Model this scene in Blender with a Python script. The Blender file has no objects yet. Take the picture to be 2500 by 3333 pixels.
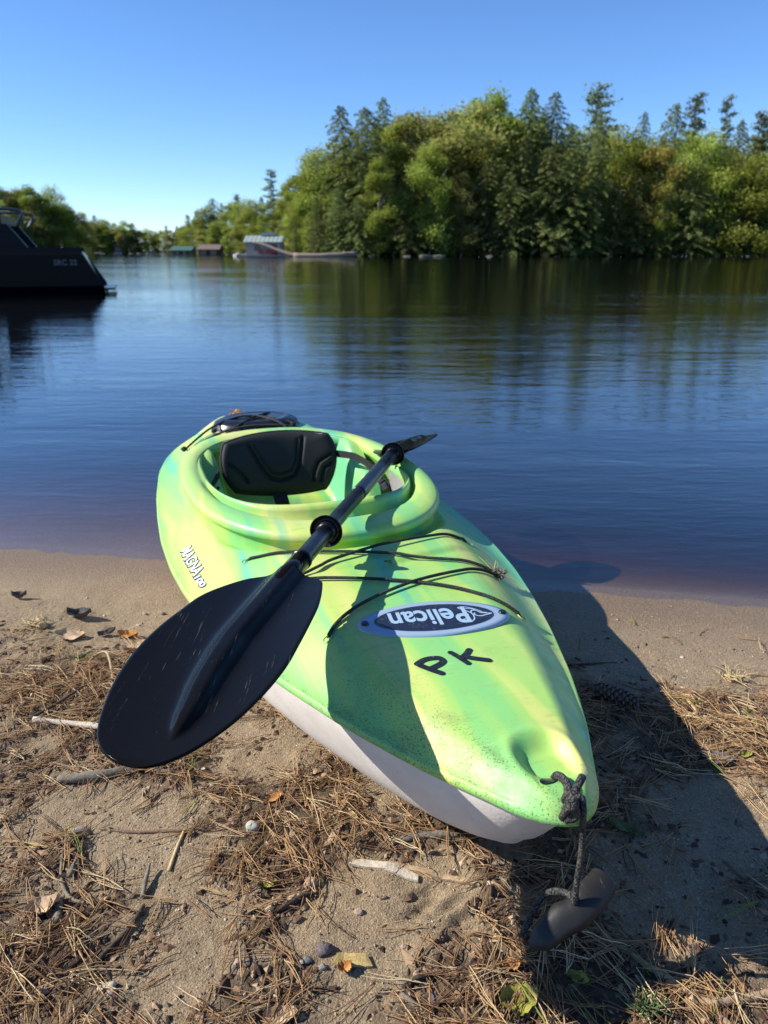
import bpy, math, random
import numpy as np
from math import sin, cos, pi, radians
from mathutils import Vector, Matrix

random.seed(7)
rng = np.random.default_rng(7)
scene = bpy.context.scene
COL = scene.collection

# ---------------------------------------------------------------- camera, sky, sun
cam_d = bpy.data.cameras.new('camera')
cam = bpy.data.objects.new('camera', cam_d)
COL.objects.link(cam)
cam.location = (0, 0, 0.92)
cam.rotation_euler = (radians(90 - 18.97), 0, 0)
cam_d.sensor_fit = 'VERTICAL'
cam_d.sensor_height = 36
cam_d.sensor_width = 27
cam_d.lens = 26.69
cam_d.clip_start = 0.01
cam_d.clip_end = 3000
cam_d.dof.use_dof = True
cam_d.dof.focus_distance = 1.22
cam_d.dof.aperture_fstop = 6.6
scene.camera = cam

SUN_A, SUN_B = 1.34, 0.02        # shadow offset per metre of height, along x and y
sdir = Vector((-SUN_A, -SUN_B, 1.0)).normalized()
elev = math.asin(sdir.z)
sun_d = bpy.data.lights.new('sun', 'SUN')
sun_d.energy = 5.0
sun_d.angle = radians(0.5)
sun_d.color = (1.0, 0.95, 0.87)
sun = bpy.data.objects.new('sun', sun_d)
COL.objects.link(sun)
sun.rotation_euler = sdir.to_track_quat('Z', 'Y').to_euler()
sun.location = (-20, 0, 20)

world = bpy.data.worlds.new('World')
scene.world = world
world.use_nodes = True
nt = world.node_tree
nt.nodes.clear()
wo = nt.nodes.new('ShaderNodeOutputWorld')
bg = nt.nodes.new('ShaderNodeBackground')
sky = nt.nodes.new('ShaderNodeTexSky')
sky.sky_type = 'NISHITA'
sky.sun_disc = False
sky.sun_elevation = elev
sky.sun_rotation = math.atan2(sdir.x, sdir.y)
sky.altitude = 2500
sky.air_density = 1.0
sky.dust_density = 0.0
sky.ozone_density = 3.2
bg.inputs['Strength'].default_value = 0.122
hsv = nt.nodes.new('ShaderNodeHueSaturation')
hsv.inputs['Saturation'].default_value = 1.12
nt.links.new(sky.outputs[0], hsv.inputs['Color'])
tint = nt.nodes.new('ShaderNodeMix'); tint.data_type = 'RGBA'; tint.blend_type = 'MULTIPLY'; tint.inputs[0].default_value = 1.0
tint.inputs[7].default_value = (0.86, 0.925, 1.04, 1)
nt.links.new(hsv.outputs[0], tint.inputs[6])
nt.links.new(tint.outputs[2], bg.inputs['Color'])
nt.links.new(bg.outputs[0], wo.inputs['Surface'])

scene.view_settings.view_transform = 'Standard'
scene.view_settings.look = 'None'
scene.view_settings.gamma = 1
scene.view_settings.use_curve_mapping = False
scene.view_settings.exposure = 0.66
scene.cycles.max_bounces = 8
scene.cycles.transparent_max_bounces = 16
scene.cycles.caustics_reflective = False
scene.cycles.caustics_refractive = False

# ---------------------------------------------------------------- helpers
def tag(o, label=None, cat=None, group=None, kind=None):
    if label: o['label'] = label
    if cat: o['category'] = cat
    if group: o['group'] = group
    if kind: o['kind'] = kind
    return o

def empty(name, loc=(0, 0, 0), rz=0.0):
    o = bpy.data.objects.new(name, None)
    COL.objects.link(o)
    o.location = loc
    o.rotation_euler = (0, 0, rz)
    o.empty_display_size = 0.1
    return o

def mobj(name, verts, faces, mat=None, parent=None, smooth=True, attrs=None):
    me = bpy.data.meshes.new(name)
    verts = np.asarray(verts, dtype=np.float32)
    if isinstance(faces, np.ndarray):
        nf, k = faces.shape
        me.vertices.add(len(verts))
        me.vertices.foreach_set('co', verts.ravel())
        me.loops.add(nf * k)
        me.loops.foreach_set('vertex_index', faces.ravel().astype(np.int32))
        me.polygons.add(nf)
        me.polygons.foreach_set('loop_start', np.arange(0, nf * k, k, dtype=np.int32))
        me.update(calc_edges=True)
    else:
        me.from_pydata([tuple(map(float, v)) for v in verts], [], faces)
    me.validate()
    me.polygons.foreach_set('use_smooth', [smooth] * len(me.polygons))
    if attrs:
        for k, arr in attrs.items():
            a = me.attributes.new(k, 'FLOAT', 'POINT')
            a.data.foreach_set('value', np.asarray(arr, dtype=np.float32))
    if mat: me.materials.append(mat)
    o = bpy.data.objects.new(name, me)
    COL.objects.link(o)
    if parent: o.parent = parent
    return o

class MB:
    """collects faces of one mesh"""
    def __init__(s): s.v = []; s.f = []
    def add(s, V, Fc):
        n = len(s.v)
        s.v += [tuple(v) for v in V]
        s.f += [tuple(i + n for i in f) for f in Fc]
        return s
    def box(s, c, d, rz=0.0, bev=0.0):
        x, y, z = d[0] / 2, d[1] / 2, d[2] / 2
        V = [(i * x, j * y, k * z) for i in (-1, 1) for j in (-1, 1) for k in (-1, 1)]
        ca, sa = cos(rz), sin(rz)
        V = [(c[0] + a * ca - b * sa, c[1] + a * sa + b * ca, c[2] + e) for a, b, e in V]
        return s.add(V, [(0, 1, 3, 2), (4, 6, 7, 5), (0, 4, 5, 1), (2, 3, 7, 6), (0, 2, 6, 4), (1, 5, 7, 3)])
    def tube(s, P, r, n=8, cap=True, jitter=0.0):
        P = [Vector(p) for p in P]
        m = len(P)
        R = r if isinstance(r, (list, tuple)) else [r] * m
        rings = []
        up = Vector((0, 0, 1))
        prev = None
        for i in range(m):
            t = (P[min(i + 1, m - 1)] - P[max(i - 1, 0)])
            if t.length < 1e-9: t = Vector((0, 0, 1))
            t.normalize()
            if prev is None:
                a = t.cross(up)
                if a.length < 1e-3: a = t.cross(Vector((1, 0, 0)))
            else:
                a = prev - t * prev.dot(t)
            a.normalize(); prev = a
            b = t.cross(a)
            rings.append([P[i] + (a * cos(2 * pi * k / n) + b * sin(2 * pi * k / n)) * R[i] * (1 + random.uniform(-jitter, jitter)) for k in range(n)])
        V = [p for g in rings for p in g]
        Fc = [(i * n + k, i * n + (k + 1) % n, (i + 1) * n + (k + 1) % n, (i + 1) * n + k) for i in range(m - 1) for k in range(n)]
        if cap:
            Fc.append(tuple(range(n))[::-1]); Fc.append(tuple((m - 1) * n + k for k in range(n)))
        return s.add(V, Fc)
    def build(s, name, mat=None, parent=None, smooth=False):
        return mobj(name, s.v, s.f, mat, parent, smooth)

def spline(P, n=8):
    """Catmull-Rom through the points"""
    P = [Vector(p) for p in P]
    Q = [P[0] * 2 - P[1]] + P + [P[-1] * 2 - P[-2]]
    out = []
    for i in range(1, len(Q) - 2):
        a, b, c, d = Q[i - 1], Q[i], Q[i + 1], Q[i + 2]
        for k in range(n):
            t = k / n
            out.append(0.5 * ((2 * b) + (c - a) * t + (2 * a - 5 * b + 4 * c - d) * t * t + (3 * b - a - 3 * c + d) * t ** 3))
    out.append(P[-1])
    return out

def gridfaces(nu, nv, wrap_u=False):
    i = np.arange(nu if wrap_u else nu - 1)
    j = np.arange(nv - 1)
    I, J = np.meshgrid(i, j, indexing='ij')
    I2 = (I + 1) % nu
    return np.stack([I * nv + J, I2 * nv + J, I2 * nv + J + 1, I * nv + J + 1], -1).reshape(-1, 4)

def sstep(a, b, x):
    t = np.clip((x - a) / (b - a), 0, 1)
    return t * t * (3 - 2 * t)

_P = rng.permutation(512)
_P = np.concatenate([_P, _P])
_G = rng.random(1024)
def vnoise(x, y):
    """value noise, -1..1"""
    xi = np.floor(x).astype(int); yi = np.floor(y).astype(int)
    fx = x - xi; fy = y - yi
    fx = fx * fx * (3 - 2 * fx); fy = fy * fy * (3 - 2 * fy)
    def h(a, b): return _G[_P[(_P[a & 511] + b) & 511]]
    v = (h(xi, yi) * (1 - fx) + h(xi + 1, yi) * fx) * (1 - fy) + (h(xi, yi + 1) * (1 - fx) + h(xi + 1, yi + 1) * fx) * fy
    return v * 2 - 1

# ---------------------------------------------------------------- materials
class NT:
    def __init__(s, name):
        s.m = bpy.data.materials.new(name); s.m.use_nodes = True
        s.t = s.m.node_tree; s.t.nodes.clear()
        s.out = s.n('ShaderNodeOutputMaterial')
    def n(s, typ, props=None, **inp):
        nd = s.t.nodes.new(typ)
        if props:
            for k, v in props.items(): setattr(nd, k, v)
        for k, v in inp.items():
            k = k.replace('_', ' ')
            sock = nd.inputs[k]
            if hasattr(v, 'is_output'): s.t.links.new(v, sock)
            else: sock.default_value = v
        return nd
    def link(s, a, b): s.t.links.new(a, b)
    def ramp(s, fac, stops, interp='LINEAR'):
        nd = s.t.nodes.new('ShaderNodeValToRGB')
        cr = nd.color_ramp; cr.interpolation = interp
        while len(cr.elements) < len(stops): cr.elements.new(0.5)
        for e, (p, c) in zip(cr.elements, stops):
            e.position = p
            e.color = (c, c, c, 1) if isinstance(c, (int, float)) else (c[0], c[1], c[2], 1)
        s.link(fac, nd.inputs[0])
        return nd.outputs[0]
    def mapping(s, vec, scale=(1, 1, 1), rot=(0, 0, 0), loc=(0, 0, 0)):
        nd = s.t.nodes.new('ShaderNodeMapping')
        s.link(vec, nd.inputs['Vector'])
        nd.inputs['Scale'].default_value = scale; nd.inputs['Rotation'].default_value = rot; nd.inputs['Location'].default_value = loc
        return nd.outputs[0]
    def noise(s, vec, scale, detail=4, rough=0.5, dist=0.0):
        nd = s.n('ShaderNodeTexNoise', Scale=scale, Detail=detail, Roughness=rough, Distortion=dist)
        if vec is not None: s.link(vec, nd.inputs['Vector'])
        return nd.outputs[0]
    def mix(s, fac, a, b, mode='MIX'):
        nd = s.t.nodes.new('ShaderNodeMix'); nd.data_type = 'RGBA'; nd.blend_type = mode
        for sock, v in ((nd.inputs[0], fac), (nd.inputs[6], a), (nd.inputs[7], b)):
            if hasattr(v, 'is_output'): s.link(v, sock)
            elif isinstance(v, (int, float)): sock.default_value = v
            else: sock.default_value = (v[0], v[1], v[2], 1)
        return nd.outputs[2]
    def math(s, op, a, b=0.0, c=None):
        nd = s.t.nodes.new('ShaderNodeMath'); nd.operation = op
        for i, v in enumerate((a, b, c)):
            if v is None: continue
            if hasattr(v, 'is_output'): s.link(v, nd.inputs[i])
            else: nd.inputs[i].default_value = v
        return nd.outputs[0]
    def bump(s, h, strength=0.5, dist=0.01):
        return s.n('ShaderNodeBump', Height=h, Strength=strength, Distance=dist).outputs[0]
    def coord(s, which='Object'):
        return s.n('ShaderNodeTexCoord').outputs[which]
    def bsdf(s, base, rough=0.5, normal=None, metal=0.0, spec=0.5, **kw):
        nd = s.t.nodes.new('ShaderNodeBsdfPrincipled')
        def st(k, v):
            if hasattr(v, 'is_output'): s.link(v, nd.inputs[k])
            elif isinstance(v, (tuple, list)): nd.inputs[k].default_value = (v[0], v[1], v[2], 1)
            else: nd.inputs[k].default_value = v
        st('Base Color', base); st('Roughness', rough); st('Metallic', metal); st('Specular IOR Level', spec)
        if normal is not None: s.link(normal, nd.inputs['Normal'])
        for k, v in kw.items(): st(k.replace('_', ' '), v)
        s.link(nd.outputs[0], s.out.inputs['Surface'])
        return nd

M = {}
def simple(key, col, rough=0.5, var=0.15, scale=20.0, bump=0.1, metal=0.0, spec=0.5, bdist=0.002):
    m = NT(key)
    co = m.coord()
    f = m.noise(co, scale, 5, 0.6)
    c2 = tuple(max(0, c * (1 - var)) for c in col); c3 = tuple(min(1, c * (1 + var)) for c in col)
    c = m.ramp(f, [(0.3, c2), (0.7, c3)])
    m.bsdf(c, rough, m.bump(m.noise(co, scale * 4, 4, 0.6), bump, bdist), metal, spec)
    M[key] = m.m
    return m.m

# kayak plastic: marbled green, yellow and teal
def kayak_plastic():
    m = NT('marbled_green_plastic')
    co = m.coord('Object')
    warp = m.n('ShaderNodeTexNoise', Scale=1.6, Detail=2.0, Roughness=0.5)
    m.link(co, warp.inputs['Vector'])
    wv = m.n('ShaderNodeVectorMath', {'operation': 'MULTIPLY_ADD'})
    m.link(warp.outputs['Color'], wv.inputs[0]); wv.inputs[1].default_value = (0.10, 0.5, 0.1); m.link(co, wv.inputs[2])
    p1 = m.mapping(wv.outputs[0], (9.0, 0.55, 2.0), (0, 0, radians(7)), (0.9, 0.3, 0))
    f1 = m.noise(p1, 1.0, 2.5, 0.5, 0.3)
    g = m.ramp(f1, [(0.36, (0.14, 0.47, 0.24)), (0.39, (0.22, 0.53, 0.16)), (0.44, (0.24, 0.54, 0.15)), (0.47, (0.33, 0.56, 0.13)), (0.53, (0.36, 0.57, 0.13)), (0.58, (0.48, 0.59, 0.15)), (0.63, (0.53, 0.60, 0.16)), (0.68, (0.61, 0.61, 0.20))])
    p2 = m.mapping(wv.outputs[0], (15.0, 0.9, 3.0), (0, 0, radians(9)), (3, 5, 1))
    f2 = m.noise(p2, 1.0, 2, 0.5, 0.4)
    s2 = m.ramp(f2, [(0.60, 0.0), (0.68, 1.0)])
    c = m.mix(m.math('MULTIPLY', s2, 0.5), g, (0.66, 0.62, 0.15))
    s3 = m.ramp(f2, [(0.30, 1.0), (0.39, 0.0)])
    c = m.mix(m.math('MULTIPLY', s3, 0.6), c, (0.10, 0.47, 0.26))
    # scuffs
    sc = m.noise(m.mapping(co, (14, 60, 20), (0, 0, 0.5)), 1.0, 6, 0.7)
    c = m.mix(m.math('MULTIPLY', m.ramp(sc, [(0.57, 0.0), (0.70, 1.0)]), 0.35), c, (0.24, 0.30, 0.10))
    for rot, of in ((0.9, 0), (-0.5, 4), (0.1, 9)):
        q_ = m.noise(m.mapping(co, (9, 260, 9), (0, 0, rot), (of, of, 0)), 1.0, 3, 0.6)
        w_ = m.ramp(m.noise(m.mapping(co, (7, 7, 7), (0, 0, 0), (of, 0, of)), 1.0, 3, 0.6), [(0.50, 0.0), (0.62, 1.0)])
        c = m.mix(m.math('MULTIPLY', m.math('MULTIPLY', m.ramp(q_, [(0.66, 0.0), (0.69, 1.0)]), w_), 0.35), c, (0.30, 0.36, 0.16) if of else (0.62, 0.66, 0.45))
    # dirt specks, thickest on the left flank of the bow
    at = m.n('ShaderNodeAttribute', {'attribute_name': 'dirt'}).outputs['Fac']
    big = m.noise(co, 7.0, 3, 0.6)
    thr = m.math('ADD', m.math('MULTIPLY', at, 0.16), m.math('MULTIPLY', m.math('SUBTRACT', big, 0.5), 0.16))
    sp = m.noise(co, 330.0, 4, 0.75)
    spk = m.ramp(m.math('ADD', sp, thr), [(0.70, 0.0), (0.76, 1.0)])
    c = m.mix(m.math('MULTIPLY', spk, 0.75), c, (0.055, 0.050, 0.025))
    sm = m.ramp(m.math('ADD', m.noise(co, 22.0, 5, 0.7), thr), [(0.60, 0.0), (0.80, 1.0)])
    c = m.mix(m.math('MULTIPLY', sm, 0.30), c, (0.16, 0.16, 0.07))
    h = m.math('ADD', m.math('MULTIPLY', m.noise(co, 5.0, 3, 0.5), 1.6), m.math('MULTIPLY', m.noise(co, 260.0, 3, 0.6), 0.05))
    rg = m.ramp(m.math('ADD', m.noise(co, 30, 5, 0.7), m.math('MULTIPLY', at, 0.2)), [(0.3, 0.30), (0.8, 0.60)])
    m.bsdf(c, rg, m.bump(h, 0.45, 0.006), 0, 0.5, Subsurface_Weight=0.0)
    M['kayak'] = m.m
kayak_plastic()

def white_hull():
    m = NT('white_hull_plastic')
    co = m.coord('Object')
    f = m.noise(co, 9, 6, 0.65)
    c = m.ramp(f, [(0.3, (0.66, 0.60, 0.53)), (0.65, (0.80, 0.75, 0.67))])
    z = m.n('ShaderNodeSeparateXYZ', Vector=co).outputs['Z']
    low = m.ramp(m.math('ADD', z, m.math('MULTIPLY', m.noise(co, 14, 4, 0.7), 0.12)), [(0.05, 1.0), (0.17, 0.0)])
    c = m.mix(m.math('MULTIPLY', low, 0.55), c, (0.36, 0.27, 0.18))
    scr = m.noise(m.mapping(co, (30, 200, 40), (0.3, 0.2, 0.4)), 1.0, 5, 0.7)
    c = m.mix(m.math('MULTIPLY', m.ramp(scr, [(0.62, 0.0), (0.70, 1.0)]), 0.4), c, (0.35, 0.32, 0.30))
    m.bsdf(c, 0.5, m.bump(m.noise(co, 220, 3, 0.6), 0.35, 0.0015))
    M['hull'] = m.m
white_hull()

def black_plastic(key, base, rough, scr=0.3, sc=1.0, spec=0.5):
    m = NT(key)
    co = m.coord('Object')
    s1 = m.noise(m.mapping(co, (220 * sc, 7 * sc, 60 * sc), (0, 0, 0.25)), 1.0, 5, 0.75)
    blot = m.noise(co, 6 * sc, 3, 0.5)
    k = m.math('MULTIPLY', m.ramp(s1, [(0.62, 0.0), (0.70, 1.0)]), m.ramp(blot, [(0.46, 0.0), (0.56, 1.0)]))
    dust = m.ramp(m.noise(co, 420 * sc, 2, 0.5), [(0.74, 0.0), (0.80, 1.0)])
    c = m.mix(m.math('MULTIPLY', k, scr), base, (0.22, 0.19, 0.16))
    c = m.mix(m.math('MULTIPLY', dust, 0.25 * scr), c, (0.3, 0.3, 0.3))
    rg = m.ramp(m.noise(co, 12 * sc, 5, 0.7), [(0.3, rough * 0.75), (0.7, rough * 1.3)])
    m.bsdf(c, rg, m.bump(m.noise(co, 14 * sc, 3, 0.5), 0.12, 0.004), 0, spec)
    M[key] = m.m
black_plastic('blade_plastic', (0.0055, 0.0050, 0.0045), 0.15, 0.8, spec=0.08)
black_plastic('shaft_black', (0.006, 0.006, 0.008), 0.30, 0.8, 1.5, 0.35)
black_plastic('toggle_rubber', (0.019, 0.018, 0.017), 0.45, 1.0, 3.0, 0.35)
black_plastic('hatch_black', (0.010, 0.011, 0.014), 0.25, 0.3)

def braid(key, base, light, dust=0.3):
    m = NT(key)
    co = m.coord('Object')
    v = m.n('ShaderNodeTexVoronoi', Scale=380.0)
    m.link(co, v.inputs['Vector'])
    d = v.outputs['Distance']
    c = m.ramp(d, [(0.1, light), (0.6, base)])
    c = m.mix(m.math('MULTIPLY', m.ramp(m.noise(co, 25, 4, 0.7), [(0.5, 0.0), (0.75, 1.0)]), dust), c, (0.22, 0.18, 0.12))
    m.bsdf(c, 0.75, m.bump(d, 0.9, 0.002))
    M[key] = m.m
braid('cord_braid', (0.008, 0.008, 0.008), (0.035, 0.033, 0.03), 0.25)
braid('rope_braid', (0.010, 0.010, 0.009), (0.10, 0.095, 0.085), 0.30)

def fabric(key, col, rough=0.85):
    m = NT(key)
    co = m.coord('Object')
    f = m.noise(co, 500, 2, 0.5)
    c = m.mix(m.ramp(m.noise(co, 12, 4, 0.6), [(0.4, 0.0), (0.8, 1.0)]), col, tuple(x * 1.5 for x in col))
    m.bsdf(c, rough, m.bump(f, 0.4, 0.0008))
    M[key] = m.m
fabric('seat_black', (0.007, 0.0065, 0.006), 0.7)
fabric('pad_grey', (0.20, 0.19, 0.18))
fabric('webbing', (0.010, 0.010, 0.011))
simple('white_label', (0.75, 0.75, 0.76), 0.5, 0.05)

def plate_mat():
    for key, col, r in (('plate_blue_grey', (0.27, 0.36, 0.47), 0.35), ('plate_navy', (0.012, 0.016, 0.035), 0.35), ('letter_blue', (0.30, 0.43, 0.55), 0.4), ('marker_black', (0.012, 0.013, 0.018), 0.4)):
        m = NT(key)
        co = m.coord('Object')
        a = m.noise(m.mapping(co, (400, 60, 1), (0, 0, 0.7)), 1.0, 4, 0.75)
        b = m.noise(m.mapping(co, (60, 500, 1), (0, 0, 0.3), (7, 2, 0)), 1.0, 4, 0.75)
        s = m.math('MAXIMUM', m.ramp(a, [(0.63, 0.0), (0.67, 1.0)]), m.ramp(b, [(0.64, 0.0), (0.68, 1.0)]))
        c = m.mix(m.math('MULTIPLY', s, 0.35 if key != 'marker_black' else 0.6), col, (0.40, 0.48, 0.52) if key != 'marker_black' else (0.3, 0.5, 0.2))
        m.bsdf(c, r, m.bump(m.noise(co, 60, 3, 0.5), 0.05, 0.001))
        M[key] = m.m
plate_mat()

def wood(key, c1, c2, scale=60):
    m = NT(key)
    co = m.coord('Object')
    f = m.noise(m.mapping(co, (scale, scale, scale)), 1.0, 5, 0.7)
    g = m.noise(m.mapping(co, (scale * 4, scale * 4, scale * 4)), 1.0, 4, 0.7)
    c = m.ramp(f, [(0.3, c1), (0.7, c2)])
    c = m.mix(0.35, c, m.ramp(g, [(0.35, tuple(x * 0.4 for x in c1)), (0.65, c2)]))
    m.bsdf(c, 0.85, m.bump(g, 0.7, 0.002), 0, 0.25)
    M[key] = m.m
wood('bark_grey', (0.10, 0.085, 0.065), (0.27, 0.23, 0.17))
wood('bark_dark', (0.035, 0.028, 0.022), (0.12, 0.09, 0.065))
wood('bark_red', (0.12, 0.065, 0.045), (0.28, 0.17, 0.12))
wood('wood_pale', (0.38, 0.31, 0.22), (0.62, 0.54, 0.42))
wood('wood_tan', (0.30, 0.20, 0.11), (0.50, 0.37, 0.22))
wood('wood_yellow', (0.36, 0.24, 0.08), (0.55, 0.42, 0.18))
wood('straw', (0.42, 0.31, 0.14), (0.62, 0.50, 0.28))
wood('leaf_tan', (0.36, 0.25, 0.15), (0.60, 0.44, 0.28), 30)
wood('leaf_orange', (0.35, 0.15, 0.04), (0.55, 0.28, 0.08), 30)
wood('leaf_dark', (0.05, 0.045, 0.045), (0.15, 0.13, 0.12), 30)
wood('leaf_green', (0.16, 0.17, 0.03), (0.36, 0.34, 0.06), 40)
wood('leaf_deep_green', (0.06, 0.09, 0.03), (0.14, 0.19, 0.07), 40)
wood('stone_grey', (0.16, 0.15, 0.14), (0.34, 0.32, 0.29), 50)
wood('stone_pink', (0.30, 0.20, 0.15), (0.52, 0.38, 0.30), 50)
wood('stone_green', (0.30, 0.32, 0.25), (0.52, 0.52, 0.42), 50)
wood('stone_dark', (0.06, 0.05, 0.05), (0.20, 0.16, 0.15), 70)
wood('cone_brown', (0.08, 0.06, 0.045), (0.24, 0.19, 0.15), 60)
wood('seed_pale', (0.45, 0.38, 0.26), (0.65, 0.58, 0.45), 40)

def ground_mat():
    m = NT('sand')
    co = m.coord('Object')
    lit = m.n('ShaderNodeAttribute', {'attribute_name': 'litter'}).outputs['Fac']
    wet = m.n('ShaderNodeAttribute', {'attribute_name': 'wet'}).outputs['Fac']
    f = m.noise(co, 6, 6, 0.65)
    grain = m.noise(co, 420, 3, 0.7)
    vor = m.n('ShaderNodeTexVoronoi', Scale=330.0); m.link(co, vor.inputs['Vector'])
    c = m.ramp(f, [(0.3, (0.235, 0.174, 0.110)), (0.7, (0.335, 0.258, 0.168))])
    gc = m.ramp(vor.outputs['Color'], [(0.1, (0.12, 0.085, 0.048)), (0.5, (0.27, 0.19, 0.105)), (0.85, (0.42, 0.31, 0.18)), (0.97, (0.66, 0.53, 0.36))])
    c = m.mix(0.45, c, gc)
    duff = m.ramp(m.noise(co, 95, 6, 0.75), [(0.32, (0.022, 0.015, 0.010)), (0.5, (0.070, 0.046, 0.028)), (0.72, (0.17, 0.115, 0.068))])
    lm = m.ramp(m.math('ADD', lit, m.math('MULTIPLY', m.math('SUBTRACT', m.noise(co, 22, 5, 0.7), 0.5), 1.4)), [(0.40, 0.0), (0.75, 1.0)])
    c = m.mix(m.math('MULTIPLY', lm, 0.85), c, duff)
    c = m.mix(m.math('MULTIPLY', wet, 0.85), c, m.mix(0.3, (0.135, 0.088, 0.056), gc))
    h = m.math('ADD', m.math('MULTIPLY', m.noise(co, 140, 5, 0.75), 1.0), m.math('MULTIPLY', vor.outputs['Distance'], 0.35))
    rg = m.math('SUBTRACT', 0.92, m.math('MULTIPLY', wet, 0.45))
    bs = m.bump(h, 0.8, 0.006)
    m.bsdf(c, rg, bs, 0, 0.3)
    M['ground'] = m.m
ground_mat()

def attr_mat(key, stops, rough=0.8, bump=0.3, sc=300):
    m = NT(key)
    a = m.n('ShaderNodeAttribute', {'attribute_name': 'tint'}).outputs['Fac']
    c = m.ramp(a, stops)
    m.bsdf(c, rough, None, 0, 0.3)
    M[key] = m.m
attr_mat('needle', [(0.0, (0.075, 0.045, 0.03)), (0.25, (0.20, 0.105, 0.052)), (0.55, (0.40, 0.235, 0.105)), (0.78, (0.55, 0.38, 0.19)), (0.93, (0.64, 0.53, 0.32)), (0.96, (0.22, 0.27, 0.06)), (1.0, (0.20, 0.24, 0.05))], 0.6)
attr_mat('crumb', [(0.0, (0.020, 0.014, 0.011)), (0.4, (0.085, 0.048, 0.030)), (0.7, (0.24, 0.14, 0.080)), (1.0, (0.44, 0.32, 0.20))], 0.9)
attr_mat('grain', [(0.0, (0.09, 0.07, 0.05)), (0.4, (0.24, 0.18, 0.115)), (0.8, (0.40, 0.31, 0.21)), (1.0, (0.62, 0.54, 0.42))], 0.7)

# ---------------------------------------------------------------- terrain
WATER_Z = -0.05
BARE = [((-0.419,1.02), 0.13), ((-0.327,0.922), 0.10), ((-0.258,0.787), 0.085), ((-0.009,0.843), 0.135), ((0.074,0.817), 0.10), ((-0.074,0.817), 0.09),
        ((-0.222,1.25), 0.12), ((-0.006,1.142), 0.05), ((-0.54,1.094), 0.09), ((0.21,0.904), 0.04), ((0.448,0.916), 0.14), ((0.587,1.078), 0.12),
        ((-0.68,1.269), 0.04), ((-0.354,1.364), 0.13), ((-0.08,0.729), 0.06), ((0.193,0.979), 0.05), ((0.11,0.928), 0.06)]
THICK = [((-0.173,1.094), 0.10), ((-0.191,0.966), 0.10), ((-0.183,0.848), 0.08), ((-0.143,0.75), 0.09), ((-0.48,0.773), 0.16), ((0.099,0.72), 0.13),
         ((-0.427,0.859), 0.06), ((0.229,0.773), 0.12), ((-0.747,1.458), 0.16), ((0.426,1.398), 0.15), ((0.707,1.364), 0.2), ((0.375,0.716), 0.16), ((-0.515,0.966), 0.07)]

def litter(x, y):
    yp = y + 0.19 * x
    edge = 1.56 + 0.10 * sstep(-0.6, 0.6, x) + 0.05 * vnoise(x * 6, y * 6)
    m = sstep(edge + 0.10, edge - 0.16, yp) if False else 1 - sstep(edge - 0.16, edge + 0.08, yp)
    m = m * (0.66 + 0.30 * vnoise(x * 5 + 3, y * 5 + 1))
    for (c, r) in BARE:
        d = np.sqrt((x - c[0]) ** 2 + (y - c[1]) ** 2)
        m = m * (0.06 + 0.94 * sstep(r * 0.55, r * 1.25, d + 0.03 * vnoise(x * 22, y * 22)))
    for (c, r) in THICK:
        d = np.sqrt((x - c[0]) ** 2 + (y - c[1]) ** 2)
        m = np.maximum(m, 0.95 * (1 - sstep(r * 0.3, r * 1.1, d + 0.03 * vnoise(x * 19 + 5, y * 19))) * (1 - sstep(edge - 0.1, edge + 0.15, yp)))
    return np.clip(m, 0, 1)

PRINTS = [((0.069,0.892), 0.55), ((0.093,0.875), 0.60), ((0.117,0.856), 0.62), ((0.056,0.901), 0.5), ((0.105,0.827), 0.5), ((0.05,0.87), 0.5)]
def gz(x, y, fine=True):
    x = np.asarray(x, float); y = np.asarray(y, float)
    yp = y + 0.19 * x
    z = -0.055 * sstep(1.25, 2.40, yp) - 0.0
    z = z - (0.105 + 0.17 * sstep(-0.2, 0.5, x) * np.exp(-np.clip(yp - 2.25, 0, 30) / 3)) * np.clip(yp - 2.25, 0, 28)
    z = z + 0.02 * np.clip(-y, 0, 60) * 0.6
    z = z + 0.010 * vnoise(x * 2.3, y * 2.3) * (1 - sstep(1.7, 2.1, yp)) + 0.012 * vnoise(x * 0.9 + 4, y * 0.9) * (1 - sstep(1.6, 2.0, yp))
    if fine:
        lit = litter(x, y)
        land = 1 - 0.85 * sstep(1.6, 1.95, yp)
        z = z + land * (0.0042 * vnoise(x * 13, y * 13) + 0.0028 * vnoise(x * 31, y * 31) + (0.0011 + 0.0022 * lit) * vnoise(x * 75, y * 75) + (0.0009 + 0.0018 * lit) * vnoise(x * 150, y * 150))
        z = z + 0.006 * lit
        for (c, a) in PRINTS:
            ca, sa = cos(a), sin(a)
            u = (x - c[0]) * ca + (y - c[1]) * sa; v = -(x - c[0]) * sa + (y - c[1]) * ca
            z = z - 0.009 * np.exp(-(u / 0.026) ** 4 - (v / 0.0075) ** 2) + 0.003 * np.exp(-(u / 0.028) ** 4 - ((v - 0.014) / 0.006) ** 2)
    return z

def lines(segs):
    out = []
    for a, b, st in segs:
        n = max(1, int(round((b - a) / st)))
        out += list(np.linspace(a, b, n, endpoint=False))
    out.append(segs[-1][1])
    return np.array(out)

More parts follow.
